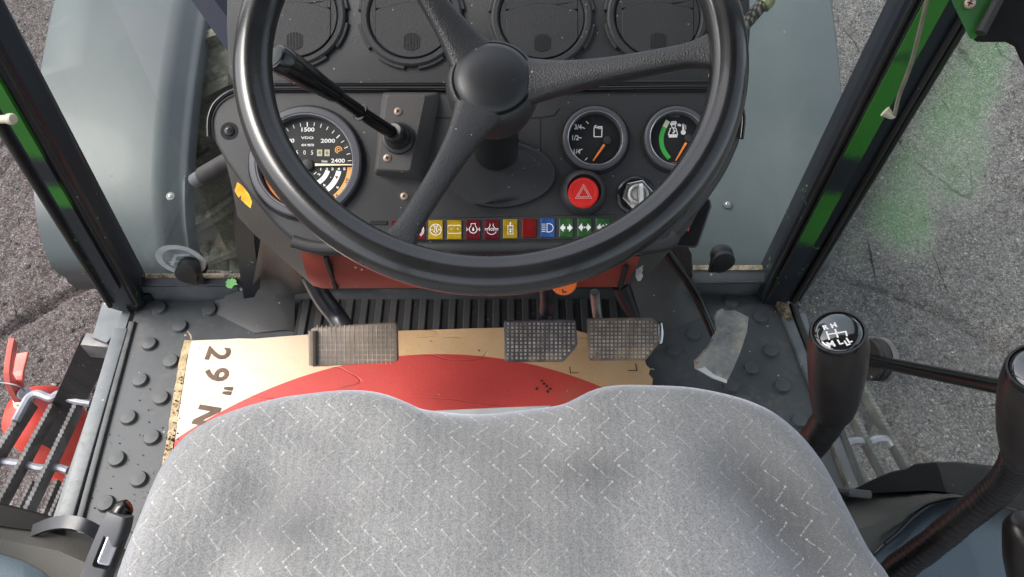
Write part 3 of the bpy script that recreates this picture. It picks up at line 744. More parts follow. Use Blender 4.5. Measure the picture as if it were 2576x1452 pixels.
# left inner windscreen post, partly behind the dashboard
p0 = at_z(619, 704, .05); mb = MB(); q = at_y(619, 590, p0.y)
mb.rings([[p + Vector(c) for c in ((-.014, -.012, 0), (.014, -.012, 0), (.016, .012, 0), (-.016, .012, 0))] for p in (p0 + Vector((0, 0, -.05)), q, q + (q - p0) * 2.2)], True, True, True); mb.build('windscreen_post', M_['flaked'], cab, smooth=0)
# window panes in front
gm = glass_mat('front_glass', .10); M_['glass'] = gm
def pane(name, C, mat, parent, th=.004):
    c = [Vector(p) for p in C]; n = (c[1] - c[0]).cross(c[2] - c[0]).normalized() * th
    mb = MB(); mb.add(c, [tuple(range(len(c)))]); o = mb.build(name, mat, parent, smooth=0); return o
yg = fL.y + .012
gl_l = pane('windscreen_pane', [(fL.x + .016, yg, .055), (p0.x - .012, yg, .055), (p0.x - .012, yg + .05, 1.55), (tL.x + .016, yg + .03, 1.55)], gm, cab)
gl_r = pane('windscreen_pane', [(.22, yg, .057), (fR.x - .026, yg, .057), (tR.x - .026, yg + .03, 1.55), (.22, yg + .05, 1.55)], gm, cab)
# door glass on the right, from the pillar to the rear post
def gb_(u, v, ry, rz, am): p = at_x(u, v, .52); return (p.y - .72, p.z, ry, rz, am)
M_['glass_g'] = glass_mat('door_glass_painted_green_reflection', .07, green=True, blobs=[gb_(2500, 190, .10, .13, 1), gb_(2420, 300, .06, .09, .7), gb_(2340, 480, .13, .10, 1), gb_(2480, 400, .10, .07, .8), gb_(2230, 610, .07, .05, .6)])  # the green blobs are reflections painted into the pane's colour
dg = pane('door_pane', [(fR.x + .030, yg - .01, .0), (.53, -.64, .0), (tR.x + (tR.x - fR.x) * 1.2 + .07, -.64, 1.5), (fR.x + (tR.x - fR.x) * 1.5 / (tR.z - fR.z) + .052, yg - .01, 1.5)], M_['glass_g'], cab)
# pane clamps
def clamp(u, v, mat):
    f = Frame(at_y(u, v, yg - .006), (1, 0, 0), (0, -1, .25)); mb = MB()
    mb.box((0, -.017, -.002), (.026, .034, .006), f, .002); mb.lathe([(.007, .004), (.007, .012), (.004, .013)], f, 12, ab=(0, -.020)); c = mb.build('pane_clamp', M_['arm'], cab)
    mb = MB().lathe([(.0155, .0), (.017, .003), (.017, .011), (.0145, .014), (.0145, .017), (.0165, .018), (.0165, .024), (.010, .026), (.004, .026)], f, 24, ab=(0, .004)); mb.build('rubber_washer', mat, c, smooth=40)
    return c
clamp(481, 672, M_['rubber']); clamp(1812, 640, M_['rubber'])
# round sticker on the left pane, seen from behind
f = Frame((at_y(455, 655, yg).x, yg - .0008 + (at_y(455, 655, yg).z - .055) * .03, at_y(455, 655, yg).z), (1, 0, 0), (0, -1, .03))
mb = MB(); R0, R1 = .037, .027
for k in range(40):
    a, b = 2 * math.pi * k / 40, 2 * math.pi * (k + 1) / 40
    mb.flat([(R0 * math.cos(a), R0 * math.sin(a)), (R0 * math.cos(b), R0 * math.sin(b)), (R1 * math.cos(b), R1 * math.sin(b)), (R1 * math.cos(a), R1 * math.sin(a))], f, .0006)
Ms = pmat('faded_sticker_paper', (.42, .46, .46), (.55, .6, .6), .7, nscale=60, gbump=0)
mb.build('sticker_ring', Ms, gl_l, smooth=0)
Ms2 = pmat('worn_sticker_centre', (.16, .19, .19), (.26, .30, .30), .7, nscale=70, gbump=0)
mb = MB(); mb.flat(circle(R1 - .0005, 32), f, .0004); mb.build('sticker_centre', Ms2, gl_l, smooth=0)
mb = MB(); mb.stroke([(-.018, -.012), (-.004, .012), (.018, .014)], .005, f, .0007); mb.stroke([(-.020, -.004), (.020, .002)], .003, f, .0008); mb.build('sticker_print', Ms, gl_l, smooth=0)
# thin stay rod and end knobs on the pillars
rp = [at_d(2335, -10, .70), at_d(2318, 60, .72), at_d(2292, 160, .76), at_d(2262, 240, .80), at_d(2252, 282, .815), at_d(2247, 292, .82)]
rod = thing('stay_rod', rp[-1], 'thin olive stay rod with a hooked end beside the right pillar', 'rod')
MB().tube(smooth_path(rp, 5), .0022, 8).build('rod_shaft', M_['rod'], rod)
hk = [at_d(2248, 290, .82), at_d(2242, 293, .82), at_d(2236, 288, .82), at_d(2226, 280, .82)]
MB().tube(smooth_path(hk, 4), [.0032, .003, .0045, .0062], 10).build('end_knob', M_['cream_rod'], rod)
c = at_d(18, 300, .86); f = frame_axis(c, (.8, -.3, .3))
mb = MB().lathe([(.0048, -.012), (.0048, .003), (.0062, .004), (.0066, .009), (.005, .012), (.002, .0125)], f, 14); o = mb.build('bumper_stud', M_['cream_rod'], smooth=40); tag(o, 'small cream plastic knob on the left pillar', 'knob')

# ================================================================= MUDGUARDS AND FRONT TYRES
def fender(name, XO, XI, label, capx=None):
    """arched mudguard; XO, XI outer and inner edge (x at the rear end, x at the top)"""
    prof = [(1.028, -.375), (1.035, -.345), (1.06, -.305), (1.12, -.252), (1.22, -.205), (1.36, -.165), (1.52, -.135), (1.72, -.112), (1.95, -.105), (2.2, -.12), (2.4, -.16)]
    prof = [(p.x, p.y) for p in smooth_path([Vector((a, b, 0)) for a, b in prof], 4)]
    rows = []
    n = len(prof); s = 1 if XI[0] > XO[0] else -1
    for i, (y, z) in enumerate(prof):
        t = max(0, min(1, (y - 1.03) / .85)); xo = XO[0] + (XO[1] - XO[0]) * t ** .8; xi = XI[0] + (XI[1] - XI[0]) * t
        j = min(i + 1, n - 1); k = max(i - 1, 0); ty, tz = prof[j][0] - prof[k][0], prof[j][1] - prof[k][1]; l = math.hypot(ty, tz); ny_, nz_ = -tz / l, ty / l
        if i < 5: xo += s * .018 * (1 - i / 5) ** 2; 
        row = []
        for (fx, dd) in ((0, -.045), (0, -.018), (.006, -.006), (.02, 0), (.30, .001), (.6, .001), (.80, 0), (.86, -.002), (.90, -.012), (.935, -.030), (.96, -.036), (.985, -.036), (1.0, -.042), (1.0, -.075)):
            x = xo + (xi - xo) * fx
            row.append(Vector((x, y + ny_ * dd, z + nz_ * dd)))
        rows.append(row)
    # rear lip turned down
    r0 = [p + Vector((0, -.004, -.012)) for p in rows[0]]; r1 = [p + Vector((0, .002, -.045)) for p in rows[0]]
    rows = [r1, r0] + rows
    mb = MB().slab(rows, .006, (0, .3, -.95)); return mb
t = thing('mudguard', (-.9, 1.5, -.4), 'grey plastic mudguard over the left front wheel', 'mudguard', 'front mudguards')
fender('mudguard', (-1.035, -1.165), (-.725, -.785), '').build('guard_shell', M_['fender'], t, smooth=50)
t2 = thing('mudguard', (.55, 1.5, -.4), 'grey plastic mudguard over the right front wheel', 'mudguard', 'front mudguards')
fender('mudguard', (.715, .815), (.30, .33), '').build('guard_shell', M_['fender'], t2, smooth=50)
def screw(p, n, r, mat, parent, name='screw', slot='gap', dome=.35):
    f = frame_axis(p, n, (0, 1, .3)); mb = MB().lathe([(r, -.001), (r, r * .12), (r * .8, r * dome), (r * .35, r * dome * 1.2), (.0002, r * dome * 1.25)], f, 18, cap0=False, cap1=False)
    o = mb.build(name, M_[mat], parent, smooth=50)
    a = rnd.uniform(0, 1.5); mb = MB()
    for q in (a, a + math.pi / 2):
        mb.stroke([(-r * .5 * math.cos(q), -r * .5 * math.sin(q)), (r * .5 * math.cos(q), r * .5 * math.sin(q))], r * .24, f, r * dome * 1.25 + .0003)
    mb.build('screw_slot', M_[slot], o, smooth=0); return o
def on_fender(u, v): # approximate surface point
    best = None
    for i in range(400):
        y = 1.03 + i * .003; z = np.interp(y, [1.028, 1.035, 1.06, 1.12, 1.22, 1.36, 1.52, 1.72, 1.95], [-.375, -.345, -.305, -.252, -.205, -.165, -.135, -.112, -.105])
        p = at_y(u, v, y); d = abs(p.z - z)
        if best is None or d < best[0]: best = (d, p)
    return best[1] + Vector((0, -.002, .006))
for uv, pa in (((432, 497), t), ((1828, 517), t2)):
    p = on_fender(*uv); f = frame_axis(p, (0, -.35, .9)); MB().lathe([(.0095, -.002), (.0095, .001), (.006, .0015)], f, 20).build('washer', M_['fender'], pa); screw(p + Vector((0, 0, .0015)), (0, -.35, .9), .005, 'steel', pa)

def tyre(cx, label):
    """tractor tyre with angled lugs, axis along x"""
    cy, cz, Rr, wd = 1.74, GZ + .46, .40, .34
    T = thing('front_tyre', (cx, cy, GZ), label, 'tyre', 'front tyres')
    prof = [(-.5, .62), (-.56, .74), (-.56, .86), (-.50, .95), (-.35, .985), (0, 1.0), (.35, .985), (.50, .95), (.56, .86), (.56, .74), (.5, .62)]
    rings = []; N = 64
    for k in range(N):
        a = 2 * math.pi * k / N; rings.append([Vector((cx + x * wd, cy + Rr * r_ * math.cos(a), cz + Rr * r_ * math.sin(a))) for x, r_ in prof])
    mb = MB().ring_loop(rings); mb.build('casing', M_['tyre'], T, smooth=40)
    def surf(x, a, h): r_ = np.interp(x, [-.56, -.50, -.35, 0, .35, .5, .56], [.86, .95, .985, 1.0, .985, .95, .86]); rr_ = Rr * r_ + h; return Vector((cx + x * wd * (1 + .0 * h), cy + rr_ * math.cos(a), cz + rr_ * math.sin(a)))
    nl = 17
    for k in range(nl):
        for s in (-1, 1):
            a0 = 2 * math.pi * (k + (.5 if s > 0 else 0)) / nl; mb = MB(); R = []
            for j in range(6):
                q = j / 5; x = s * (.60 - .66 * q); a = a0 + q * .34; hw = .045 + .012 * (1 - q); hh = .034 if j else .03
                xb = max(-.56, min(.56, x)); ex = (x - xb) * wd
                c = [surf(xb, a - hw, -.02), surf(xb, a - hw * .62, hh), surf(xb, a + hw * .62, hh), surf(xb, a + hw, -.02)]
                if j == 0: c = [p + Vector((ex, 0, 0)) for p in c]
                R.append(c)
            mb.rings(R, True, True, True); mb.build('tyre_lug', M_['tyre'], T, smooth=0)
    Mr = M_['paint_green']; f = Frame((cx, cy, cz), (0, 1, 0), (1, 0, 0))
    MB().lathe([(.31, -wd * .42), (.29, -wd * .3), (.12, -.03), (.12, .03), (.29, wd * .3), (.31, wd * .42)], f, 40).build('wheel_rim', Mr, T, smooth=40)
    return T
tyre(-.865, 'muddy lugged front tyre under the left mudguard'); tyre(.60, 'muddy lugged front tyre under the right mudguard')
# steering ram / axle tube beside the tyre
p = [at_d(512, 442, 1.45), at_d(548, 432, 1.42), at_d(600, 392, 1.38)]
ax = thing('steering_ram', p[0], 'grey steering ram by the left front tyre', 'ram'); MB().tube([p[0], p[2]], .017, 14).build('ram_body', M_['black_metal'], ax); MB().tube([p[0], p[0] + (p[0] - p[2]).normalized() * .03], .014, 12).build('ram_end', M_['lever_grey'], ax)
# long dark bonnet flank in front of the dashboard
mb = MB(); mb.prism([(-.34, 0), (.22, 0), (.20, 1.7), (-.32, 1.7)], Frame((0, .95, 0), (1, 0, 0), (0, 0, 1)), -.55, -.16, .05); bo = mb.build('bonnet', M_['black_metal'], smooth=40); tag(bo, 'dark engine bonnet running forward behind the dashboard', 'bonnet')
f0 = at_d(505, -30, 1.15); f1 = at_d(572, 62, 1.1); MBx = MB().tube([f0, f1, f1 + (f1 - f0) * .6], .022, 4); ob = MBx.build('engine_cover_edge', M_['navy'], smooth=0); tag(ob, 'navy black slanting bar between tyre and vent panel', 'bar')

# ================================================================= DASHBOARD
TP = rad(32)
PN = Frame((0, .585, .48), (1, 0, 0), (0, -math.sin(TP), math.cos(TP)))
dash = thing('dashboard', (-.03, .62, .33), 'black plastic dashboard with round gauges, air vents and a row of warning lamps', 'dashboard')
# vent panel behind
PV = Frame(PN.P(0, 0, -.014), PN.ex, PN.n)
poly = PV.pts([(572, -160), (568, 60), (574, 190), (592, 216), (1850, 216), (1880, 190), (1890, 60), (1880, -160)])
MB().prism(round_poly(poly, .008, 4), PV, -.05, 0, .003).build('vent_panel', M_['dash2'], dash, smooth=40)
# thin ledge moulding on its lower edge
a, b = PV.px(690, 208), PV.px(1812, 204); MB().prism([(a[0], a[1] - .001), (b[0], b[1] - .001), (b[0], b[1] + .001), (a[0], a[1] + .001)], PV, 0, .0012).build('panel_ledge', M_['dash2'], dash, smooth=0)
# gauge panel
outline = [(600, 224), (548, 252), (527, 290), (529, 338), (560, 398), (620, 482), (690, 566), (742, 612), (800, 634), (900, 638), (1640, 632), (1700, 598), (1770, 520), (1830, 430), (1866, 350), (1870, 290), (1852, 245), (1806, 222)]
GP = round_poly(PN.pts(outline), .012, 5)
MB().prism(GP, PN, -.03, 0, .006, 4).build('gauge_panel', M_['dash'], dash, smooth=40)
rp = [PN.P(a, b, -.0005) for a, b in GP]
# raised upper rim of the gauge panel
ru = [PN.P(*PN.px(u, v), .0015) for u, v in [(527, 345), (528, 296), (548, 256), (600, 227), (700, 225), (1000, 225), (1400, 225), (1806, 223), (1850, 246), (1868, 290), (1864, 350)]]
MB().tube(smooth_path(ru, 6), .0026, 8).build('panel_rim', M_['gloss'], dash, smooth=60)
# lower rounded lip under the lamps
lp = [PN.P(*PN.px(u, v), -.004) for u, v in [(735, 606), (800, 622), (900, 624), (1300, 622), (1640, 619), (1700, 590)]]
MB().tube(smooth_path(lp, 6), .0075, 10).build('lower_lip', M_['dash'], dash, smooth=60)
# side and underside casing
top = [PN.P(*PN.px(u, v), -.022) for u, v in [(545, 262), (540, 350), (578, 430), (650, 520), (742, 626), (800, 640), (1620, 640), (1690, 600), (1770, 520), (1860, 350)]]
bot = [at_z(590, 330, .36), at_z(592, 470, .345), at_z(597, 545, .335), at_z(640, 590, .333), at_z(786, 718, .333), at_z(812, 726, .333), at_z(1560, 722, .333), at_z(1625, 700, .333), at_z(1712, 590, .335), at_z(1800, 380, .36)]
def casing(i0, i1, name, mat):
    rows = [[top[k].lerp(bot[k], t / 5) + Vector((0, -.006 * math.sin(t / 5 * math.pi), 0)) for k in range(i0, i1 + 1)] for t in range(6)]
    return MB().grid(rows).build(name, mat, dash, smooth=30)
casing(0, 4, 'side_cover', M_['side']); casing(4, 6, 'lower_cover', M_['bounce_red_cover']); casing(6, 9, 'side_cover', M_['side'])
MB().add(bot + [Vector((p.x, .75, p.z)) for p in (bot[-1], bot[0])], [tuple(range(len(bot) + 2))]).build('underside', M_['mould'], dash, smooth=0)
# slits in the lower cover
for (u0, v0, u1, v1) in ((820, 646, 846, 724), (1575, 668, 1560, 722)):
    a, b = at_z(u0, v0, .40), at_z(u1, v1, .334); a = at_y(u0, v0, top[5].y - .008); b = at_y(u1, v1, bot[5].y - .003)
    MB().tube([a, b], .0032, 4).build('cover_slit', M_['gap'], dash, smooth=0)
# catch under the lamps
a = at_y(1368, 648, .478); MB().box((a.x, a.y, a.z), (.035, .008, .006), FLAT, .001).build('cover_catch', M_['gap'], dash)
# hatch seams
def seam(P, fr, wd=.0011, mat='gap', name='panel_seam'): return MB().stroke([fr.px(u, v) for u, v in P], wd, fr, .0004).build(name, M_[mat], dash, smooth=0)
seam([(1360, 300), (1360, 390)], PN); seam([(1088, 297), (1132, 297), (1300, 297), (1358, 297), (1395, 290), (1408, 272)], PN)
seam([(1302, 362), (1335, 374), (1362, 390)], PN, .0007)
# small dark notch left of lamps, slot
a = PN.px(953, 561); MB().box((a[0], a[1], 0), (.018, .004, .0012), PN, .0003).build('slot', M_['gap'], dash)

# ---- vents
def vent(u, v, ru_):
    c = PV.px(u, v); r = ru_; f = PV.at(c[0], c[1])
    mb = MB().lathe([(r, 0), (r, .004), (r - .002, .006), (r - .006, .006), (r - .0075, .004), (r - .0085, .002)], f, 56, cap0=False, cap1=False)
    V = mb.build('air_vent', M_['dash2'], dash, smooth=35)
    # bayonet segments round the rim
    for k in range(8):
        a0 = rad(8 + k * 45); mb = MB(); pa = []
        for j in range(7): a = a0 + rad(30) * j / 6; pa.append((a, ))
        P1 = [(math.cos(a[0]) * (r + .0035), math.sin(a[0]) * (r + .0035)) for a in pa]; P2 = [(math.cos(a[0]) * (r - .0005), math.sin(a[0]) * (r - .0005)) for a in pa]
        mb.prism(P1 + P2[::-1], f, 0, .0035, .0008, 1); mb.build('rim_segment', M_['dash2'], V, smooth=30)
    ri = r - .0095
    # flap: chord sided disc
    hw = ri * .86; P = []
    for k in range(64):
        a = 2 * math.pi * k / 64; x, y = ri * math.cos(a), ri * math.sin(a); P.append((max(-hw, min(hw, x)), y))
    MB().prism(circle(ri + .002, 48), f, 0, .0012).build('vent_well', M_['gap'], V, smooth=30)
    low = [p for p in P if p[1] < .012]; 
    arc = [(hw * (1 - 2 * k / 12), .0125 + .0085 * math.sin(math.pi * k / 12) - .006) for k in range(13)]
    lowp = sorted([p for p in P if p[1] < .004], key=lambda p: math.atan2(p[0], -p[1] + 1e-9))
    MB().prism(lowp + arc, f, .001, .0042, .0006, 1).build('vent_flap', M_['dash2'], V, smooth=30)
    arc2 = [(x, y + .0009) for x, y in arc]; upp = sorted([p for p in P if p[1] > .006], key=lambda p: -math.atan2(p[0], p[1]))
    MB().prism(arc2 + upp, f, .001, .0038, .0006, 1).build('vent_flap', M_['dash2'], V, smooth=30)
    for s in (-1, 1):
        sg = [p for p in [(s * ri * math.cos(rad(a)), ri * math.sin(rad(a))) for a in range(-30, 31, 6)]]; MB().prism(sg, f, .001, .0034).build('side_web', M_['dash2'], V, smooth=30)
    mb = MB()
    for k in range(11):
        x = -.0078 + k * .00156; h = math.sqrt(max(0, 1 - (x / .0105) ** 2)) * .0105
        mb.prism([(x - .0004, -ri * .62 - h * .9), (x + .0004, -ri * .62 - h * .9), (x + .0004, -ri * .62 + h * .9), (x - .0004, -ri * .62 + h * .9)], f, .0042, .0050)
    g_ = mb.build('grip_ribs', M_['dash'], V, smooth=0); g_['kind'] = 'stuff'
    return V
a = PV.px(905, 45); b = PV.px(1168, 45); RV = (b[0] - a[0]) / 2 - .002
vent(744, 43, RV); vent(1036, 45, RV); vent(1363, 47, RV); vent(1653, 44, RV)

# ---- screws
for (u, v, fr, r, m_) in ((577, 330, PN, .0055, 'arm'), (1017, 494, PN, .0042, 'rusty_screw'), (1791, 191, PV, .0040, 'rusty_screw')):
    a = fr.px(u, v); MB().lathe([(r * 1.7, 0), (r * 1.7, .0003), (r, .0004)], fr, 20, ab=a).build('screw_well', M_['gap'] if m_ == 'arm' else M_['dash'], dash); screw(fr.P(a[0], a[1], .0005), fr.n, r, m_, dash)

# ---- lever block
fb = Frame(PN.P(0, 0, .020), PN.ex, PN.n)
tp = [fb.px(*p) for p in ((972, 238), (1074, 238), (1033, 433), (945, 428))]
bs = [PN.px(*p) for p in ((962, 232), (1108, 232), (1066, 456), (940, 440))]
mb = MB(); rb = [PN.P(a, b, 0) for a, b in round_poly(bs, .004, 3)]; rt = [fb.P(a, b, -.0015) for a, b in round_poly(tp, .004, 3)]; rt2 = [fb.P(a, b, 0) for a, b in inset(round_poly(tp, .004, 3), .0015)]
mb.rings([rb, rt, rt2], True, True, True)
Mb = pmat('grained_grey_brown_plastic', (.050, .047, .044), (.062, .058, .055), .5, grain=900, gbump=.00025, specks=.03)
blk = mb.build('lever_block', Mb, dash, smooth=25)
for u, v in ((1001, 281), (974, 398)):
    a = fb.px(u, v); screw(fb.P(a[0], a[1], 0), fb.n, .0042, 'rusty_screw', blk)

# ---- gauges
def gauge(u, v, rpx, label, depth=.0105, ring=.16, name='gauge'):
    c = PN.px(u, v); a = PN.px(u - rpx, v); r = c[0] - a[0]; f = PN.at(c[0], c[1])
    ri = r * (1 - ring)
    G = MB().lathe([(ri, .0006), (.0003, .0008)], f, 64, cap0=False, cap1=False).build(name, M_['dial'], dash, smooth=40); G['label'] = label
    MB().lathe([(r, 0), (r, .0075), (r - .0015, .0092), (ri + .0025, .0095), (ri + .0008, .0080), (ri, .0060), (ri - .0006, .0008)], f, 72, cap0=False, cap1=False).build('bezel', M_['bezel'], G, smooth=30)
    MB().lathe([(ri + .0014, .0090), (ri + .0009, .0094), (ri + .0003, .0086)], f, 72, cap0=False, cap1=False).build('bezel_edge', M_['bezel_edge'], G, smooth=30)
    MB().lathe([(r + .0035, -.0001), (r + .003, .0012), (r, .0016)], f, 64, cap0=False, cap1=False).build('gauge_gasket', M_['gap'], G, smooth=30)
    MB().lathe([(ri - .0008, .0066), (.0003, .0072)], f, 48, cap0=False, cap1=False).build('gauge_lens', M_['lens'], G, smooth=60)
    return G, f, ri, c
M_['lens'] = lens_mat()
def loc(f, c):
    o = (c[0], c[1])
    return lambda u, v: tuple(Vector(PN.px(u, v, .0012)) - Vector(o))
# tachometer (coordinates read off the photograph, taken to the dial plane)
G, f, ri, c = gauge(772, 411, 140, 'large tachometer with hour counter and speed arcs', ring=.155)
L = loc(f, c)
def Z1(x, y): return L(620 * .789 + 0, 0) if 0 else L((780 + x / 3.82) * .7892, (320 + y / 3.82) * .7892)
H = .0010
mb = MB(); pv = Vector(Z1(772, 788)); rin = (Vector(Z1(1313, 790)) - pv).length
# minute ticks
def tick(fr, mb, pv, ang, r0, r1, wd): mb.stroke([(pv.x + math.cos(ang) * r0, pv.y + math.sin(ang) * r0), (pv.x + math.cos(ang) * r1, pv.y + math.sin(ang) * r1)], wd, fr, H)
R1 = (Vector(Z1(752, 262)) - pv).length; R0 = (Vector(Z1(752, 320)) - pv).length
for k in range(-6, 10):
    ang = rad(92 - k * 9.55); big = k % 5 == 0; tick(f, mb, pv, ang, R0 if big else R0 + .0008, R1 - .0002, .0011 if big else .0007)
for (tx, x, y, sz, xs_) in (('1500', 762, 358, 62, 1.25), ('2000', 1012, 495, 60, 1.3), ('2400', 1135, 737, 60, 1.25), ('1000', 520, 493, 60, 1.25), ('VDO', 762, 457, 36, 1.7), ('434 9878', 765, 546, 36, 1.0), ('l/min', 972, 743, 36, .9)):
    s_ = (Vector(Z1(x, y + sz)) - Vector(Z1(x, y))).length; a = Z1(x, y); mb.text(tx, f, a[0], a[1], s_ * 1.12, H, xs=xs_, bold=.02 * s_)
for tx, x, y in (('1', 925, 840), ('2', 1000, 838), ('3', 1068, 838), ('4', 1143, 836), ('5', 1213, 836)):
    a = Z1(x, y); mb.text(tx, f, a[0], a[1], .0036, H, xs=1.5, bold=.00012)
for tx, x, y, an in (('2', 905, 902, 60), ('4', 968, 1035, 55), ('6', 1130, 1060, 60)):
    a = Z1(x, y); mb.text(tx, f, a[0], a[1], .0036, H, ang=rad(an), xs=1.3, bold=.00012)
for tx, x in (('5', 637), ('0', 728), ('5', 820)):
    a = Z1(x, 638); mb.text(tx, f, a[0], a[1], .0062, H, xs=.9)
a = Z1(1047, 938); mb.flat(circle(.0005, 10, a), f, H)
def arcband(mb, fr, pv, r0, r1, a0, a1, h, n=18):
    for k in range(n):
        q, s_ = rad(a0 + (a1 - a0) * k / n), rad(a0 + (a1 - a0) * (k + 1) / n)
        mb.flat([(pv.x + r0 * math.cos(q), pv.y + r0 * math.sin(q)), (pv.x + r0 * math.cos(s_), pv.y + r0 * math.sin(s_)), (pv.x + r1 * math.cos(s_), pv.y + r1 * math.sin(s_)), (pv.x + r1 * math.cos(q), pv.y + r1 * math.sin(q))], fr, h)
def RR(x): return (Vector(Z1(x, 870)) - pv).length
arcband(mb, f, pv, RR(975), RR(1035), -16, -62, H); arcband(mb, f, pv, RR(1110), RR(1175), -11, -52, H); arcband(mb, f, pv, RR(868), RR(880), -40, -58, H, 6)
mb.build('white_markings', M_['white'], G, smooth=0)
mb = MB(); arcband(mb, f, pv, RR(1245), RR(1312), -3, -50, H); mb.build('amber_band', M_['amber_print'], G, smooth=0)
mb = MB()
outp = [Vector((*Z1(*p), 0)) for p in ((226, 822), (236, 930), (285, 1050), (370, 1160), (480, 1245), (622, 1306))]; inp = [Vector((*Z1(*p), 0)) for p in ((232, 826), (325, 945), (400, 1060), (480, 1160), (545, 1235), (618, 1300))]
outp, inp = smooth_path(outp, 4), smooth_path(inp, 4)
for k in range(len(outp) - 1): mb.flat([tuple(outp[k].xy), tuple(outp[k + 1].xy), tuple(inp[k + 1].xy), tuple(inp[k].xy)], f, H)
mb.build('orange_band', M_['orange_print'], G, smooth=0)
mb = MB()
for tx, x, y, an in (('30', 297, 985, -62), ('26', 447, 1178, -38), ('10', 1248, 985, 72), ('4', 1128, 1165, 52), ('4', 1122, 938, 68)):
    a = Z1(x, y); mb.text(tx, f, a[0], a[1], .0062 if tx in '3026' and len(tx) > 1 and x < 600 else .0052, H + .0002, ang=rad(an), xs=1.15, bold=.0001)
for x, y in ((362, 1090), (935, 968), (1190, 1090)): a = Z1(x, y); mb.flat(circle(.0005, 10, a), f, H + .0002)
mb.build('dark_markings', M_['black_print'], G, smooth=0)
mb = MB(); a = Z1(1280, 836); mb.text('6', f, a[0], a[1], .0036, H, xs=1.5, bold=.00012); mb.build('amber_figure', M_['orange_print'], G, smooth=0)
for x, tx in ((912, '4'), (1003, '6')):
    a = Z1(x, 640); w_ = MB().prism([(a[0] - .0027, a[1] - .0034), (a[0] + .0027, a[1] - .0034), (a[0] + .0027, a[1] + .0034), (a[0] - .0027, a[1] + .0034)], f, H, H + .0003).build('counter_wheel', pmat('pale_counter_wheel', (.42, .40, .24), (.5, .48, .32), .5, gbump=0), G, smooth=0)
    MB().text(tx, f, a[0], a[1], .0058, H + .0005, xs=.95).build('digit', M_['black_print'], w_, smooth=0)
mb = MB(); a = Vector(Z1(1142, 602)); mb.stroke([(a.x + .0034 * math.cos(rad(q)), a.y + .0034 * math.sin(rad(q))) for q in range(-20, 270, 15)], .0008, f, H); mb.flat(circle(.0021, 16, a), f, H); mb.build('amber_symbol', M_['amber_print'], G, smooth=0)
mb = MB(); mb.flat(circle(.0012, 16, a), f, H + .0003); mb.build('symbol_hole', M_['dial'], G, smooth=0)
a = Vector(Z1(862, 790)); b = Vector(Z1(1315, 790)); mb = MB(); mb.add([f.P(a.x, a.y + .0013, .003), f.P(b.x, b.y + .0005, .003), f.P(b.x, b.y - .0005, .003), f.P(a.x, a.y - .0013, .003), f.P(a.x, a.y + .0013, .0036), f.P(b.x, b.y + .0005, .0036), f.P(b.x, b.y - .0005, .0036), f.P(a.x, a.y - .0013, .0036)], [(0, 1, 2, 3), (4, 5, 6, 7), (0, 1, 5, 4), (2, 3, 7, 6), (1, 2, 6, 5), (0, 3, 7, 4)])
mb.build('needle', M_['needle_w'], G, smooth=0)
MB().lathe([(.0058, .001), (.0056, .0042), (.0045, .0046)], f, 28, ab=tuple(pv)).build('needle_hub', M_['dash'], G)

# fuel gauge and temperature gauge
def Z2(x, y): return ((1780 + x / 5.152) * .7892, (320 + y / 5.154) * .7892)
def needle(G, f, L, p0, p1, hub):
    a, b = Vector(L(*Z2(*p0))), Vector(L(*Z2(*p1))); d = (b - a).normalized(); n = Vector((-d.y, d.x)); w0, w1 = .0013, .0007
    mb = MB(); P = [a + n * w0, b + n * w1, b - n * w1, a - n * w0]; mb.prism([tuple(p) for p in P], f, .003, .0036); mb.build('needle', M_['needle_o'], G, smooth=0)
    h = L(*Z2(*hub)); MB().lathe([(.0042, .001), (.004, .004), (.003, .0044)], f, 24, ab=h).build('needle_hub', M_['dash'], G)
G, f, ri, c = gauge(1496, 352, 81, 'fuel gauge with an orange needle near empty', ring=.185)
L = loc(f, c); mb = MB()
for p, q in (((455, 345), (497, 385)), ((388, 440), (435, 465)), ((330, 610), (380, 620)), ((345, 820), (395, 800)), ((475, 945), (435, 985))):
    mb.stroke([L(*Z2(*p)), L(*Z2(*q))], .0010, f, H)
for tx, x, y in (('3/4', 322, 440), ('1/2', 272, 618), ('1/4', 297, 845)): a = L(*Z2(x, y)); mb.text(tx, f, a[0], a[1], .0072, H, xs=.85, bold=.00015)
P = [L(*Z2(*p)) for p in ((585, 598), (585, 470), (600, 425), (625, 420))]; mb.stroke(P, .0010, f, H)
mb.stroke([L(*Z2(*p)) for p in ((585, 598), (712, 598), (716, 432), (650, 432), (630, 450), (590, 440))], .0010, f, H)
mb.stroke([L(*Z2(*p)) for p in ((650, 447), (700, 447), (700, 465), (650, 465))], .0006, f, H, closed=True); mb.stroke([L(*Z2(*p)) for p in ((585, 430), (628, 412))], .0012, f, H)
mb.build('white_markings', M_['white'], G, smooth=0)
Mdim = pmat('dim_grey_print', (.2, .2, .2), (.25, .25, .25), .6, gbump=0)
a = L(*Z2(556, 1053)); MB().text('VDO', f, a[0], a[1], .0036, H, xs=1.6, bold=.0001).build('dim_lettering', Mdim, G, smooth=0)
needle(G, f, L, (750, 735), (565, 1000), (800, 665))
G, f, ri, c = gauge(1700, 352, 81, 'engine temperature gauge with a green arc', ring=.185)
L = loc(f, c); mb = MB()
cen = Vector(L(*Z2(2120, 650))); rr_ = lambda x, y: (Vector(L(*Z2(x, y))) - cen).length
def ang(x, y): d = Vector(L(*Z2(x, y))) - cen; return math.degrees(math.atan2(d.y, d.x)) % 360
arc = [(1800, 335), (1745, 440), (1700, 560), (1690, 650), (1705, 760), (1750, 860), (1822, 955)]
Pa = [Vector((*L(*Z2(*p)), 0)) for p in arc]; Sm = [tuple(p.xy) for p in smooth_path(Pa, 5)]
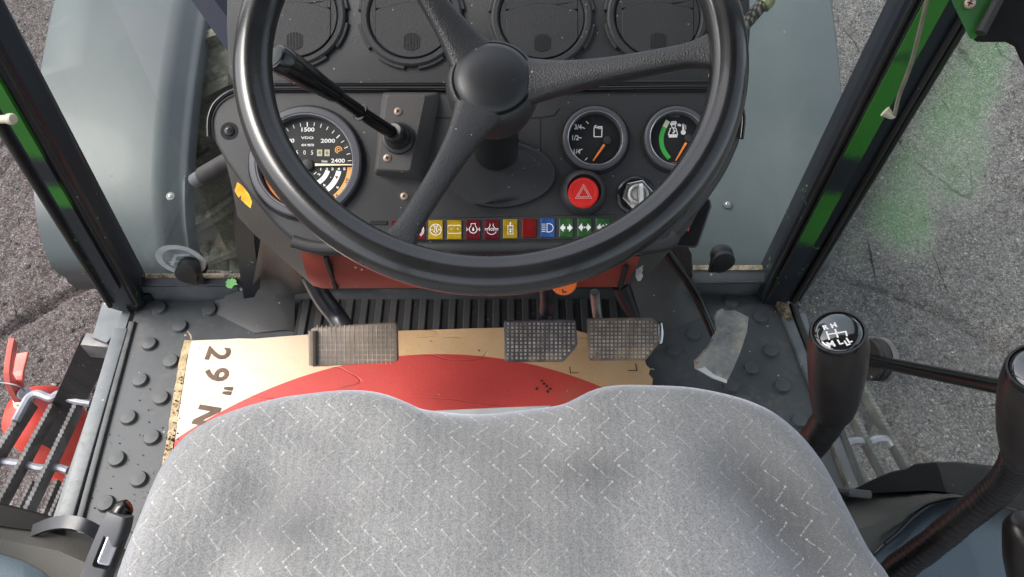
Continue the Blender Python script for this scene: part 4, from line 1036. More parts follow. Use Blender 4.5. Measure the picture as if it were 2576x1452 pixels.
mb.stroke(Sm[5:], .0046, f, H); mb.build('green_arc', M_['green_print'], G, smooth=0)
MB().stroke(Sm[:6], .0046, f, H).build('cream_arc', M_['cream_print'], G, smooth=0)
mb = MB(); sh = lambda Q, wd=.0010, cl=False: mb.stroke([L(*Z2(*p)) for p in Q], wd, f, H, closed=cl)
sh([(1850, 355), (1925, 350), (1935, 375), (1845, 380), (1850, 400), (1925, 395)], .0013); sh([(1855, 400), (1870, 450), (1915, 455), (1925, 400)]); sh([(1850, 455), (1835, 465), (1830, 500), (1812, 535), (1808, 575)]); sh([(1930, 455), (1942, 500), (1952, 540), (1955, 575)])
sh([(1812, 585), (1952, 582)], .0034); sh([(1885, 450), (1895, 490), (1915, 505), (1905, 520), (1885, 535)], .0012); mb.flat(circle(.0011, 10, L(*Z2(1888, 532))), f, H)
sh([(1962, 405), (2015, 412)], .0022); mb.flat([L(*Z2(*p)) for p in ((1950, 402), (1990, 375), (1988, 432))], f, H)
sh([(2040, 500), (2040, 395), (2062, 395), (2062, 500)], .0007); sh([(2051, 420), (2051, 500)], .0009); mb.flat(circle(.0026, 18, L(*Z2(2052, 525))), f, H)
for k in range(5): sh([(2080, 412 + k * 15), (2100, 411 + k * 15)], .0005)
mb.build('white_markings', M_['white'], G, smooth=0)
mb = MB(); a = L(*Z2(1922, 1038)); mb.text('VDO', f, a[0], a[1], .0036, H, xs=1.7, bold=.0001); a = L(*Z2(1912, 262)); mb.text('117 4897', f, a[0], a[1], .0034, H, xs=.9); mb.build('dim_lettering', Mdim, G, smooth=0)
needle(G, f, L, (2090, 705), (1918, 1000), (2130, 630))

# ---- warning lamps
def Z3(x, y): return ((1290 + x / 3.68) * .7892, (670 + y / 3.68) * .7892)
hs_ = [PN.px(*Z3(*p)) for p in ((-320, 92), (2450, 75), (2440, 345), (-330, 375))]
hs_[0] = PN.px(1003, 552); hs_[3] = PN.px(1003, 607); hs_[1] = PN.px(1545, 540); hs_[2] = PN.px(1545, 602)
MB().prism(hs_, PN, -.001, .0018, .0006, 1).build('lamp_housing', M_['dash2'], dash, smooth=20)
lamps = [(-75, 'red', 238), (155, 'red', 238), (365, 'yellow', 232), (585, 'yellow', 232), (804, 'red', 228), (1020, 'red', 228), (1240, 'yellow', 220), (1460, 'red2', 213), (1677, 'blue', 210), (1894, 'green', 210), (2110, 'green', 205), (2325, 'green', 205)]
names = {'red': 'dark red', 'yellow': 'amber', 'red2': 'plain red', 'blue': 'blue', 'green': 'green'}
HS = .0036
for i, (x, colr, yc) in enumerate(lamps):
    yc_ = yc; a = PN.px(*Z3(x, yc_), .002); b0 = Vector(PN.px(*Z3(x - 84, yc_), .002)); wd = (Vector(a) - b0).length * 2; ht = (Vector(PN.px(*Z3(x, yc_ + 112), .002)) - Vector(a)).length * 2
    f = PN.at(a[0], a[1]); lam = MB()
    lam.prism([(-wd / 2, -ht / 2), (wd / 2, -ht / 2), (wd / 2, ht / 2), (-wd / 2, ht / 2)], f, .0018, .0034, .0007, 1)
    if colr == 'yellow':
        for s in (-1, 1): lam.box((0, s * (ht / 2 - .0009), .0034), (wd * .62, .0012, .0004), f)
    lo = lam.build('warning_lamp', M_[colr + '_lens'], dash, smooth=20)
    mb = MB(); k = wd / 2
    st = lambda Q, wdt=.0006, cl=False: mb.stroke([(p[0] * k, p[1] * k) for p in Q], wdt, f, HS, closed=cl)
    ci = lambda r_, c_=(0, 0), n=20: [(c_[0] + r_ * math.cos(2 * math.pi * q / n), c_[1] + r_ * math.sin(2 * math.pi * q / n)) for q in range(n)]
    fl = lambda Q: mb.flat([(p[0] * k, p[1] * k) for p in Q], f, HS)
    ac = lambda r_, a0, a1, c_=(0, 0): [(c_[0] + r_ * math.cos(rad(a0 + (a1 - a0) * q / 8)), c_[1] + r_ * math.sin(rad(a0 + (a1 - a0) * q / 8))) for q in range(9)]
    if i == 0: st(ci(.6), cl=True); st([(0, .3), (0, -.1)]); fl(ci(.1, (0, -.3), 8))
    if i == 1:
        st(ci(.46, (-.1, 0)), cl=True); st(ac(.75, -60, 60, (-.1, 0))); st(ac(.95, -60, 60, (-.1, 0))); st([(-.2, -.28), (-.2, .22), (.0, .22), (.06, .1), (0, 0), (-.2, 0)], .0005)
    if i == 2:
        st(ci(.78), cl=True); st([(-.3, .65), (-.12, .2), (.12, .2), (.3, .65)], .0005); st([(-.2, .45), (.2, .45)], .0005); st([(-.12, .15), (-.12, -.2), (-.3, -.2), (0, -.55), (.3, -.2), (.12, -.2), (.12, .15)], .0005); st([(-.75, 0), (-.35, 0)], .0005); st([(.35, 0), (.75, 0)], .0005)
    if i == 3:
        st([(-.9, .58), (.9, .58)]); st([(-.9, -.5), (.9, -.5)]); st([(-.92, .5), (-.92, .38)]); st([(.92, .5), (.92, .38)]); st([(-.92, -.42), (-.92, -.32)]); st([(.92, -.42), (.92, -.32)]); st([(-.7, .62), (-.45, .62)], .001); st([(.45, .62), (.7, .62)], .001); st([(-.6, .1), (-.3, .1)], .0004); st([(.3, .1), (.6, .1)], .0004); st([(.45, .24), (.45, -.04)], .0004)
    if i == 4:
        st(ac(.55, 55, -235), .0007); st([(-.3, .45), (-.3, .8), (.3, .8), (.3, .45)], .0006); fl([(0, .35), (-.16, -.05), (-.1, -.2), (.1, -.2), (.16, -.05)])
        st([(-.55, 0), (-.75, 0), (-.92, .22), (-.92, -.22), (-.75, 0)], .0005); st([(.55, 0), (.75, 0), (.92, .22), (.92, -.22), (.75, 0)], .0005)
    if i == 5:
        st(ac(.72, -25, -155)); st([(-.95, .1), (-.5, .1), (-.2, .5), (-.25, .8)]); st([(.95, .1), (.5, .1), (.2, .5), (.25, .8)]); st([(-.95, -.08), (-.45, -.08)]); st([(.95, -.08), (.45, -.08)]); st(ci(.15), .0005, True)
        for s in (-1, 1): st([(s * .3, .2), (s * .3, -.2)], .0007)
    if i == 6:
        st([(-.36, .55), (-.36, -.75), (.36, -.75), (.36, .55)], .0006); st([(-.36, .4), (.36, .4)], .0008); st([(0, .9), (0, .4)], .0012); st([(-.3, -.1), (.3, -.1)], .0005); fl(ci(.14, (0, -.4), 10)); st([(0, .1), (0, -.3)], .0005)
    if i == 8:
        st([(-.1, .58), (-.1, -.58), (.3, -.58), (.62, -.4), (.8, 0), (.62, .4), (.3, .58)], .0007, True)
        for q in range(5): st([(-.85, .52 - q * .26), (-.3, .52 - q * .26)], .0005)
    if i >= 9:
        for s in (-1, 1): fl([(s * .9, 0), (s * .38, .58), (s * .38, .22), (s * .14 if i == 9 else s * .2, .2), (s * .14 if i == 9 else s * .2, -.2), (s * .38, -.22), (s * .38, -.58)])
        if i == 10: fl(ci(.12, (0, 0), 10))
        if i == 11: fl(ci(.13, (0, .26), 10)); fl(ci(.13, (0, -.26), 10))
    if mb.v: mb.build('lamp_symbol', M_['white'], lo, smooth=0)
    lo['label'] = names[colr] + ' warning lamp ' + ['hidden behind the steering spoke', 'with a parking brake sign', 'with a circled arrow sign', 'with a battery sign', 'with an oil drop sign', 'with a gearbox sign', 'with a piston sign', 'without any sign', 'with a headlight beam sign', 'with two plain arrows', 'with two arrows and one dot', 'with two arrows and two dots'][i]

# ---- hazard button
f = PN.at(*PN.px(1467, 486)); Hb = MB().lathe([(.0245, 0), (.0235, .006), (.0205, .0115), (.0175, .0135), (.0165, .012), (.0160, .009)], f, 48, cap0=False).build('hazard_switch', M_['dash'], dash, smooth=60)
f = PN.at(*PN.px(1467, 487, .012)); MB().lathe([(.0155, .006), (.0155, .0155), (.0145, .0172), (.012, .0172), (.0115, .0166), (.001, .0166)], f, 48, cap0=False).build('button_cap', M_['hazard'], Hb, smooth=40)
mb = MB(); 
for r_, wd in ((.0095, .0006), (.0066, .0007)): mb.stroke([(r_ * math.cos(rad(90 + 120 * k)), r_ * math.sin(rad(90 + 120 * k)) - .001) for k in range(3)], wd, f, .0170, closed=True)
mb.build('triangle_print', M_['pink_print'], Hb, smooth=0)
# ---- ignition lock
f = PN.at(*PN.px(1601, 494)); Ig = MB().lathe([(.0205, 0), (.0205, .0025), (.0185, .004), (.0145, .0045)], f, 48, cap0=False).build('ignition_lock', M_['gloss'], dash, smooth=40)
MB().prism([(.0162 * math.cos(rad(60 * k + 12)), .0162 * math.sin(rad(60 * k + 12))) for k in range(6)], f, .0045, .010, .0012, 2).build('lock_nut', M_['chrome'], Ig, smooth=20)
MB().lathe([(.0105, .010), (.0105, .0125), (.0092, .0135), (.0078, .0130), (.0074, .0115), (.0066, .0115), (.0063, .0140), (.0008, .0140)], f, 32, cap0=False).build('lock_barrel', M_['steel'], Ig, smooth=40)
MB().box((0, -.001, .0139), (.0022, .0085, .0006), f).build('keyhole', M_['gap'], Ig)
key = thing('ignition_key', f.P(0, 0, .014), 'flat chrome key standing in the ignition lock', 'key')
fk = Frame(f.P(.0012, 0, .014), (f.ex * -.09 + f.n), (f.ex + f.n * .09)); kb = MB()
hp = [(0, .0025), (.007, .0055), (.018, .008), (.023, .006), (.025, -.002), (.025, -.018), (.020, -.030), (.013, -.029), (.007, -.0065), (0, -.0025)]
kb.prism(round_poly([(a, -b) for a, b in hp], .003, 3), fk, -.0016, .0016, .0004, 1); kb.build('key_bow', pmat('bright_nickel', (.75, .75, .72), (.85, .85, .82), .4, metal=.5, gbump=0), key, smooth=30)
rg = [fk.P(.017, .026, 0) + (f.ey * -.008 + f.ex * -.004) + f.ey * .010 * math.cos(2 * math.pi * k / 24) + (f.ex * .92 + f.n * .3) * .010 * math.sin(2 * math.pi * k / 24) for k in range(24)]
kr = MB().tube(rg, .0006, 6, closed=True).build('key_ring', M_['chrome']); tag(kr, 'thin wire ring hanging from the ignition key', 'key ring')
# spare key hanging below the steering rim
p = [at_d(1607, 640, .835), at_d(1602, 655, .838), at_d(1608, 694, .842)]; d = (p[2] - p[0]).normalized(); fk = Frame(p[0], d, CAM - p[0]); kb = MB()
prof = [(0, .0042), (.006, .0048), (.010, .0035), (.0125, .0045), (.015, .0030), (.0175, .0044), (.020, .0026), (.0225, .0040), (.026, .003), (.029, .001), (.029, -.0018), (.024, -.0038), (0, -.0040)]
kb.prism(prof, fk, -.001, .001, .0003, 1); ko = kb.build('spare_key', M_['steel'], smooth=30); tag(ko, 'toothed spare key dangling below the right side of the steering wheel', 'key')
st_ = MB().tube([at_d(1570, 575, .80), at_d(1590, 610, .82), p[0]], .0005, 6).build('key_string', M_['steel']); tag(st_, 'thin wire loop that holds the spare key', 'wire')
# orange cap below the dash
f = frame_axis(at_y(1418, 708, .50), (0, -.75, .55)); oc = MB().lathe([(.0145, 0), (.0145, .006), (.013, .008), (.001, .0085)], f, 36).build('orange_cap', M_['orange_cap'], smooth=40); tag(oc, 'round orange cap peeping out under the steering wheel rim', 'cap')
MB().stroke([(-.002, -.006), (-.001, -.010), (.003, -.009)], .0012, f, .0088).build('cap_print', M_['black_print'], oc, smooth=0)
# amber reflector at the left edge of the dash
Mam = pmat('amber_plastic', (.85, .30, .015), (.95, .50, .05), .2, nscale=90, gbump=.0004, grain=250)
A = [at_d(u, v, .78) for u, v in ((597, 458), (590, 480), (600, 498), (607, 491), (606, 502), (618, 514), (630, 524), (634, 508), (626, 488), (610, 468))]
n_ = (CAM - A[0]).normalized() * .006; mb = MB().add(A + [a_ - n_ for a_ in A], [tuple(range(10)), tuple(range(19, 9, -1))] + [(i, (i + 1) % 10, (i + 1) % 10 + 10, i + 10) for i in range(10)]); o = mb.build('amber_lamp', Mam, smooth=0); tag(o, 'broken amber lamp glass showing beside the left edge of the dashboard', 'lamp')
# black box at right below dash
bx = thing('control_box', at_d(1730, 570, .98), 'black box with a red switch right of the dashboard', 'box')
A = [at_d(u, v, .95) for u, v in ((1660, 520), (1786, 500), (1790, 520), (1757, 618), (1748, 624), (1640, 618))]; n_ = (CAM - at_d(1720, 560, .95)).normalized() * .04
MB().add(A + [a_ - n_ for a_ in A], [tuple(range(6)), tuple(range(11, 5, -1))] + [(i, (i + 1) % 6, (i + 1) % 6 + 6, i + 6) for i in range(6)]).build('box_body', M_['gloss'], bx, smooth=0, bevel=.002)
f = frame_axis(at_d(1722, 556, .945), (CAM - at_d(1722, 556, .95))); MB().box((0, 0, 0), (.016, .022, .008), f, .001).build('red_switch', M_['hazard'], bx)

# ---- indicator lever
lv = thing('indicator_lever', PN.P(*PN.px(1000, 350), .02), 'long black stalk with a flared grip rising from its block left of the steering wheel', 'lever')
b0 = fb.P(*fb.px(1003, 348), 0); ax_p = [(1003, 348, .772), (985, 330, .755), (908, 284, .72), (842, 237, .69), (780, 198, .665), (706, 150, .64)]
P = [at_d(*q) for q in ax_p]; d0 = (P[1] - P[0]).normalized()
f = frame_axis(b0, fb.n); MB().lathe([(.0165, 0), (.016, .003), (.0125, .005), (.0135, .007), (.0125, .010), (.0095, .013)], f, 28).build('rubber_collar', M_['boot'], lv, smooth=40)
f = frame_axis(b0 + fb.n * .008, d0); MB().lathe([(.0112, -.002), (.0112, .008), (.0095, .012), (.0085, .013)], f, 24).build('gaiter_ring', M_['boot'], lv, smooth=40)
st0_ = b0 + fb.n * .008
MB().tube([st0_, P[2].lerp(P[1], .05), P[3]], [.0066, .0064, .0058], 18).build('lever_shaft', M_['gloss'], lv, smooth=60)
dd = (P[3] - P[2]).normalized(); f = frame_axis(P[2], dd); MB().lathe([(.0072, -.001), (.0085, 0), (.0085, .0012), (.0072, .002)], f, 22, ab=(0, 0)).build('shaft_ring', M_['gloss'], lv, smooth=40)
gp = [P[3] + (P[2] - P[3]).normalized() * .002, P[3], P[3].lerp(P[4], .5), P[4], P[4].lerp(P[5], .55), P[4].lerp(P[5], .80)]
MB().tube(smooth_path(gp, 5), [.0066, .0078, .0088, .0105, .0118, .0120], 24).build('lever_grip', M_['gloss'], lv, smooth=60)
ce, cd = P[4].lerp(P[5], .80), (P[5] - P[4]).normalized(); f = frame_axis(ce, cd)
ec = MB().lathe([(.0122, .0004), (.0122, .001), (.0118, .009), (.0105, .0115), (.009, .0118)], f, 24).build('end_cap', M_['gloss'], lv, smooth=35)
MB().lathe([(.0090, .0119), (.0088, .0124), (.001, .0124)], f, 24, cap0=False).build('cap_disc', M_['lever_grey'], ec, smooth=35)

# ================================================================= STEERING WHEEL
TW = rad(20); nW = Vector((0, -math.sin(TW), math.cos(TW)))
def cam_pt(x, up, d): return Vector((x, d * CP + up * SP, CAMZ - d * SP + up * CP))
WC = cam_pt(-.0165, .190, .61)
WF = Frame(WC, (1, 0, 0), nW)
Rm, tr = .1870, .0150
sw = thing('steering_wheel', WC - nW * .18, 'black three spoke steering wheel with a smooth round centre cap', 'steering wheel')
sec = []
for k in range(28):
    a = 2 * math.pi * k / 28; r_ = 1.0
    x, y = math.cos(a), math.sin(a) * .96
    dg_ = math.degrees(a) % 360
    g_ = .12 * math.exp(-((dg_ - 118) / 9) ** 2)      # shallow groove on the inner top of the rim
    sec.append((x * (1 - g_), y * (1 - g_)))
N = 160; rings = []
for k in range(N):
    a = 2 * math.pi * k / N; c, s_ = math.cos(a), math.sin(a)
    rings.append([WF.P((Rm + tr * x) * c, (Rm + tr * x) * s_, tr * y) for x, y in sec])
MB().ring_loop(rings).build('rim', M_['rim'], sw, smooth=80)
hubh = -.050
HF = WF.at(0, 0, hubh)
ax_n = nW
# hub body, cap
MB().lathe([(.036, -.040), (.040, -.022), (.0405, -.008), (.038, .000), (.0345, .003), (.0335, .003)], HF, 56, cap0=True, cap1=True).build('hub', M_['leather'], sw, smooth=50)
MB().lathe([(.0330, .001), (.0330, .0038), (.0322, .0050), (.027, .0078), (.018, .0100), (.009, .0110), (.0004, .0112)], HF, 56, cap0=False, cap1=False).build('centre_cap', M_['hub'], sw, smooth=60)
MB().lathe([(.0350, .0022), (.0346, .0040), (.0337, .0042), (.0332, .0030)], HF, 56, cap0=False, cap1=False).build('cap_ring', M_['gloss'], sw, smooth=60)
def spoke(u, v, bendy):
    t = Vector(WF.px(u, v)); a = math.atan2(t.y, t.x); ca, sa = math.cos(a), math.sin(a); rows = []
    n = 26
    for k in range(n + 1):
        q = k / n; r_ = .024 + (Rm - .006 - .024) * q
        h = hubh - .006 + (0 - hubh + .000) * (q ** 1.25)
        wdt = .0150 * (1 - q) ** 4.0 + .0092 + .010 * max(0, (q - .80) / .20) ** 2.2
        th = .0070 + .004 * (1 - q)
        ring = []
        for j in range(16):
            b = 2 * math.pi * j / 16; cx = math.copysign(abs(math.cos(b)) ** .62, math.cos(b)) * wdt; cy = math.copysign(abs(math.sin(b)) ** .62, math.sin(b)) * th
            top_in = .82 if cy < 0 else 1.0
            cx *= top_in
            ring.append(WF.P(r_ * ca - cx * sa, r_ * sa + cx * ca, h + cy - (.004 if cy < 0 else 0)))
        rows.append(ring)
    return MB().rings(rows, True, True, True).build('spoke', M_['leather'], sw, smooth=60)
spoke(1004, 590, 0); spoke(1842, 112, 0); spoke(1043, -110, 0)
# column and its rubber gaiter on the panel
cb = WC + nW * (hubh - .035); ce_ = WC - nW * .22
f = frame_axis(cb, -nW); MB().lathe([(.030, -.006), (.0300, .008), (.0245, .022), (.0230, .030), (.0230, .200)], f, 40).build('column', M_['gloss'], sw, smooth=50)
cc = PN.px(1254, 440); gb = []
for k in range(40):
    a = 2 * math.pi * k / 40; u = 1262 + 128 * math.cos(a) + 8 * math.cos(2 * a); v = 437 - 82 * math.sin(a) + (6 if math.sin(a) < 0 else 0); gb.append(PN.px(u, v))
gt = MB().prism(gb, PN, 0, .0055, .003, 3); gt.build('column_gaiter', M_['dash'], dash, smooth=40)
mb = MB(); c1 = [PN.P(a, b, .005) for a, b in inset(gb, .006)]; tgt = PN.px(1205, 452)
c2 = [PN.P(tgt[0] + .030 * math.cos(2 * math.pi * k / 40), tgt[1] + .028 * math.sin(2 * math.pi * k / 40), .016) for k in range(40)]
mb.rings([c1, [p.lerp(q, .5) - PN.n * .003 for p, q in zip(c1, c2)], c2], True, False, True); mb.build('gaiter_bellows', M_['dash'], dash, smooth=70)

# ================================================================= PEDALS
def pedal(name, C, d, tilt, mat, armP, label, studs_n, group=None, arm_r=.009, thick=.012, arm_mat='arm', lines=False):
    c0 = (sum(p[0] for p in C) / len(C), sum(p[1] for p in C) / len(C)); o = at_d(*c0, d); T = thing(name, (o.x, o.y, o.z - .02), label, 'pedal', group)
    f = Frame(o, (1, 0, 0), (0, -math.cos(rad(tilt)), math.sin(rad(tilt)))); P = f.pts(C)
    pad = MB().prism(round_poly(P, .004, 3), f, -thick, 0, .002, 2).build('pad', M_[mat], T, smooth=40)
    nx_, ny_ = studs_n; xs_ = [p[0] for p in P]; ys_ = [p[1] for p in P]; x0, x1, y0_, y1_ = min(xs_), max(xs_), min(ys_), max(ys_)
    mb = MB(); ins = inset(P, .003)
    def inside(x, y):
        r_ = False; j = len(ins) - 1
        for i in range(len(ins)):
            if (ins[i][1] > y) != (ins[j][1] > y) and x < (ins[j][0] - ins[i][0]) * (y - ins[i][1]) / (ins[j][1] - ins[i][1]) + ins[i][0]: r_ = not r_
            j = i
        return r_
    sx_, sy_ = (x1 - x0 - .006) / nx_, (y1_ - y0_ - .006) / ny_; w_ = min(sx_, sy_) * .36
    if lines:
        for i in range(1, nx_): x = x0 + .003 + sx_ * i; mb.prism([(x - .0003, y0_ + .004), (x + .0003, y0_ + .004), (x + .0004, y1_ - .003), (x - .0004, y1_ - .003)], f, -.0002, .0005)
        for j in range(1, ny_): y = y0_ + .003 + sy_ * j; mb.prism([(x0 + .008, y - .0003), (x1 - .004, y - .0003), (x1 - .004, y + .0003), (x0 + .008, y + .0003)], f, -.0002, .00042)
    for i in range(0 if lines else nx_):
        for j in range(ny_):
            x = x0 + .003 + sx_ * (i + .5); y = y0_ + .003 + sy_ * (j + .5)
            if not inside(x, y): continue
            h = .0016 * (rnd.uniform(.5, 1.1)); q = rnd.uniform(.85, 1.05) * w_
            mb.rings([[f.P(x + a * q, y + b * q, -.0002) for a, b in ((-1, -1), (1, -1), (1, 1), (-1, 1))], [f.P(x + a * q * .45, y + b * q * .45, h) for a, b in ((-1, -1), (1, -1), (1, 1), (-1, 1))]], True, False, True)
    s_ = mb.build('tread_studs', M_['stud_tip'], T, smooth=0); s_['kind'] = 'stuff'
    A = [at_d(*q) for q in armP]; MB().tube(smooth_path(A, 4), arm_r, 8).build('pedal_arm', M_[arm_mat], T, smooth=50)
    return T, f, P
T, f, P = pedal('clutch_pedal', [(781, 826), (998, 812), (1000, 911), (782, 924)], .99, 52, 'pedal_c', [(780, 690, 1.0), (812, 750, 1.02), (850, 800, 1.03), (880, 850, 1.01)], 'brown worn clutch pedal with its tread rubbed smooth, nearest the 29 print', (18, 8), arm_r=.013, lines=True)
MB().tube([f.P(P[0][0] + .003, P[0][1] - .003, .002), f.P(P[3][0] + .003, P[3][1] + .003, .002)], .0052, 10).build('worn_edge', M_['pedal_c'], T)
T, f, P = pedal('brake_pedal', [(1267, 806), (1448, 804), (1454, 868), (1418, 911), (1270, 912)], .985, 55, 'pedal_b', [(1376, 700, .98), (1378, 750, 1.0), (1374, 790, 1.02), (1365, 830, 1.01)], 'violet black studded brake pedal, left one of the pair', (16, 10), 'brake pedals', .011)
T, f, P = pedal('brake_pedal', [(1478, 801), (1640, 799), (1656, 812), (1660, 862), (1625, 907), (1482, 908)], .985, 55, 'pedal', [(1496, 735, .98), (1499, 770, 1.0), (1504, 805, 1.01)], 'sand coloured muddy brake pedal with a bare steel edge, right one of the pair', (17, 10), 'brake pedals', .006, arm_mat='steel')
e0, e1 = f.px(1664, 812), f.px(1664, 865); MB().prism(round_poly([(e0[0] - .004, e0[1]), (e0[0] + .001, e0[1] + .001), (e0[0] + .003, (e0[1] + e1[1]) / 2), (e1[0] + .001, e1[1]), (e1[0] - .004, e1[1])], .002, 2), f, -.010, .001, .0015).build('steel_edge', M_['chrome'], T)
A = [at_d(1560, 715, 1.10), at_d(1580, 765, 1.12), at_d(1605, 812, 1.13)]; MB().tube(A, [.014, .012, .006], 8).build('pedal_lever', M_['arm'], T, smooth=50)
# accelerator
o = at_d(1822, 868, 1.10); T = thing('accelerator_pedal', (o.x, o.y, .01), 'scuffed grey accelerator pedal with a white bare lower edge on a bent black rod', 'pedal'); f = Frame(o, (1, 0, 0), (0.1, -.45, .88))
C = [(1797, 800), (1806, 782), (1818, 776), (1826, 782), (1850, 781), (1884, 798), (1880, 835), (1862, 890), (1840, 940), (1828, 962), (1790, 950), (1755, 930), (1750, 905), (1768, 895), (1790, 860), (1798, 830)]
MB().prism(f.pts(C), f, -.006, 0, .0015, 1).build('pad', M_['gas'], T, smooth=30)
E = f.pts([(1753, 928), (1790, 950), (1828, 964), (1829, 956), (1795, 942), (1766, 918)]); MB().prism(E, f, -.0065, .0006).build('bare_edge', M_['gas_edge'], T, smooth=0)
E = f.pts([(1750, 908), (1775, 880), (1790, 868), (1782, 895), (1768, 925), (1752, 928)]); MB().prism(E, f, -.008, .003, .001, 1).build('curled_corner', M_['gas'], T, smooth=0)
MB().tube(smooth_path([at_d(1655, 600, 1.00), at_d(1688, 650, 1.03), at_d(1725, 700, 1.06), at_d(1760, 760, 1.09), at_d(1800, 850, 1.11)], 5), .0062, 10).build('pedal_rod', M_['gloss'], T, smooth=60)

# ================================================================= CARDBOARD
ZT = .0125
CB = [(482, 857), (520, 855), (560, 854), (600, 851), (640, 852), (700, 847), (780, 841), (860, 838), (930, 834), (1000, 832), (1100, 829), (1180, 826), (1270, 824), (1360, 824), (1440, 828), (1475, 838), (1540, 846), (1590, 880), (1622, 903), (1626, 918), (1636, 928), (1632, 940), (1642, 955), (1640, 970), (1648, 990), (1660, 1200), (428, 1200), (438, 1120), (443, 1090), (446, 1060), (451, 1030), (456, 1000), (463, 960), (467, 930), (472, 900), (476, 880)]
CW = [at_z(u, v, ZT) for u, v in CB]; co_ = at_z(1050, 1000, 0); cpts = [(p.x, p.y) for p in CW]
q = [at_z(u, v, ZT) for u, v in ((596, 1015), (1094, 891), (1500, 968))]
def circ3(a, b, c):
    d = 2 * (a.x * (b.y - c.y) + b.x * (c.y - a.y) + c.x * (a.y - b.y))
    ux = ((a.x ** 2 + a.y ** 2) * (b.y - c.y) + (b.x ** 2 + b.y ** 2) * (c.y - a.y) + (c.x ** 2 + c.y ** 2) * (a.y - b.y)) / d
    uy = ((a.x ** 2 + a.y ** 2) * (c.x - b.x) + (b.x ** 2 + b.y ** 2) * (a.x - c.x) + (c.x ** 2 + c.y ** 2) * (b.x - a.x)) / d
    return ux, uy, math.hypot(a.x - ux, a.y - uy)
ux, uy, ur = circ3(*q)
cbd = thing('cardboard_sheet', (co_.x, co_.y, .0065), 'flattened cardboard carton printed with a big red disc and 29, under the pedals', 'cardboard')
M_['board'] = board_mat(ux - co_.x, uy - co_.y, ur)
MB().prism(cpts, FLAT, .0072, ZT, .0004, 1).build('board', M_['board'], cbd, smooth=0)
# torn corrugated left edge: fluted strip
Mcor = pmat('torn_corrugated_edge', (.36, .26, .14), (.56, .45, .29), .9, nscale=90, gbump=.001, grain=300, dirt=.5, dcol=(.10, .06, .035), dscale=30)
for k, (off, z) in enumerate(((.002, .0095), (.0045, .0085), (.007, .0078), (.0095, .0072))):
    pp = [at_z(u, v, z) for u, v in ((483, 857), (476, 880), (471, 900), (466, 930), (462, 960), (455, 1000), (450, 1030), (446, 1060), (442, 1090), (437, 1120), (427, 1180))]
    pp = [Vector((p.x - off + rnd.uniform(-.0006, .0006), p.y, p.z + rnd.uniform(-.0006, .0006))) for p in smooth_path(pp, 4)]
    MB().tube(pp, [.0015 * rnd.uniform(.75, 1.25) for _ in pp], 5, sec=[(-1.2, -.5), (1.2, -.5), (1.2, .5), (-1.2, .5)]).build('torn_flute', Mcor, cbd, smooth=0)
for (u0, v0, u1, v1) in ((472, 833, 482, 856), (1630, 927, 1646, 930), (1636, 945, 1640, 962)):
    MB().tube([at_z(u0, v0, .010), at_z((u0 + u1) / 2 + 3, (v0 + v1) / 2, .012), at_z(u1, v1, .011)], [.0006, .0013, .0009], 5).build('loose_fibre', Mcor, cbd, smooth=0)
CF = Frame((0, 0, ZT), (1, 0, 0), (0, 0, 1)); mb = MB()
for tx, u, v, s_ in (('2', 546, 890, .050), ('9', 542, 942, .050), ('"', 552, 982, .044)):
    a = CF.px(u, v); mb.text(tx, CF, a[0], a[1], s_, .0006, ang=rad(-95), bold=.0012)
mb.build('printed_figures', M_['brown_print'], cbd, smooth=0)
a = CF.px(517, 1046); MB().text('N', CF, a[0], a[1], .044, .0006, ang=rad(-100), bold=.002).build('printed_letter', M_['brown_print'], cbd, smooth=0)
mb = MB(); mb.stroke([CF.px(*p) for p in ((1433, 923), (1435, 939), (1455, 938))], .0014, CF, .0006); mb.stroke([CF.px(*p) for p in ((1599, 915), (1602, 933), (1579, 933))], .0014, CF, .0006); mb.build('corner_marks', M_['black_print'], cbd, smooth=0)

# ================================================================= SEAT
SZ = .50
SO = [(238, 1560), (282, 1452), (325, 1345), (372, 1230), (415, 1150), (460, 1100), (520, 1062), (600, 1026), (690, 1000), (780, 987), (860, 980), (925, 979), (975, 987), (1020, 1003), (1062, 1018), (1140, 1020), (1240, 1018), (1340, 1015), (1412, 1010), (1450, 997), (1495, 978), (1545, 967), (1600, 963), (1680, 966), (1760, 974), (1840, 990), (1905, 1013), (1965, 1045), (2022, 1092), (2068, 1150), (2105, 1215), (2150, 1300), (2195, 1385), (2246, 1452), (2306, 1570), (2330, 1700), (2200, 1950), (1250, 2050), (320, 1950), (230, 1700)]
so = smooth_path([Vector(at_z(u, v, SZ - .018)) for u, v in SO], 5, closed=True)
sc_ = at_z(1250, 1480, SZ)
seat = thing('driver_seat', (sc_.x, sc_.y, .10), 'light grey velour driver seat cushion with a zigzag stitch pattern', 'seat')
def srel(u, v): p = at_z(u, v, SZ) - wpos(seat); return p.x, p.y
SEATBLOBS = [(*srel(2010, 1310), .050, .110, .55), (*srel(740, 1340), .085, .06, -.3), (*srel(1500, 1190), .07, .04, 0), (*srel(1473, 1229), .012, .009, 0)]
M_['seat'] = seat_fabric()
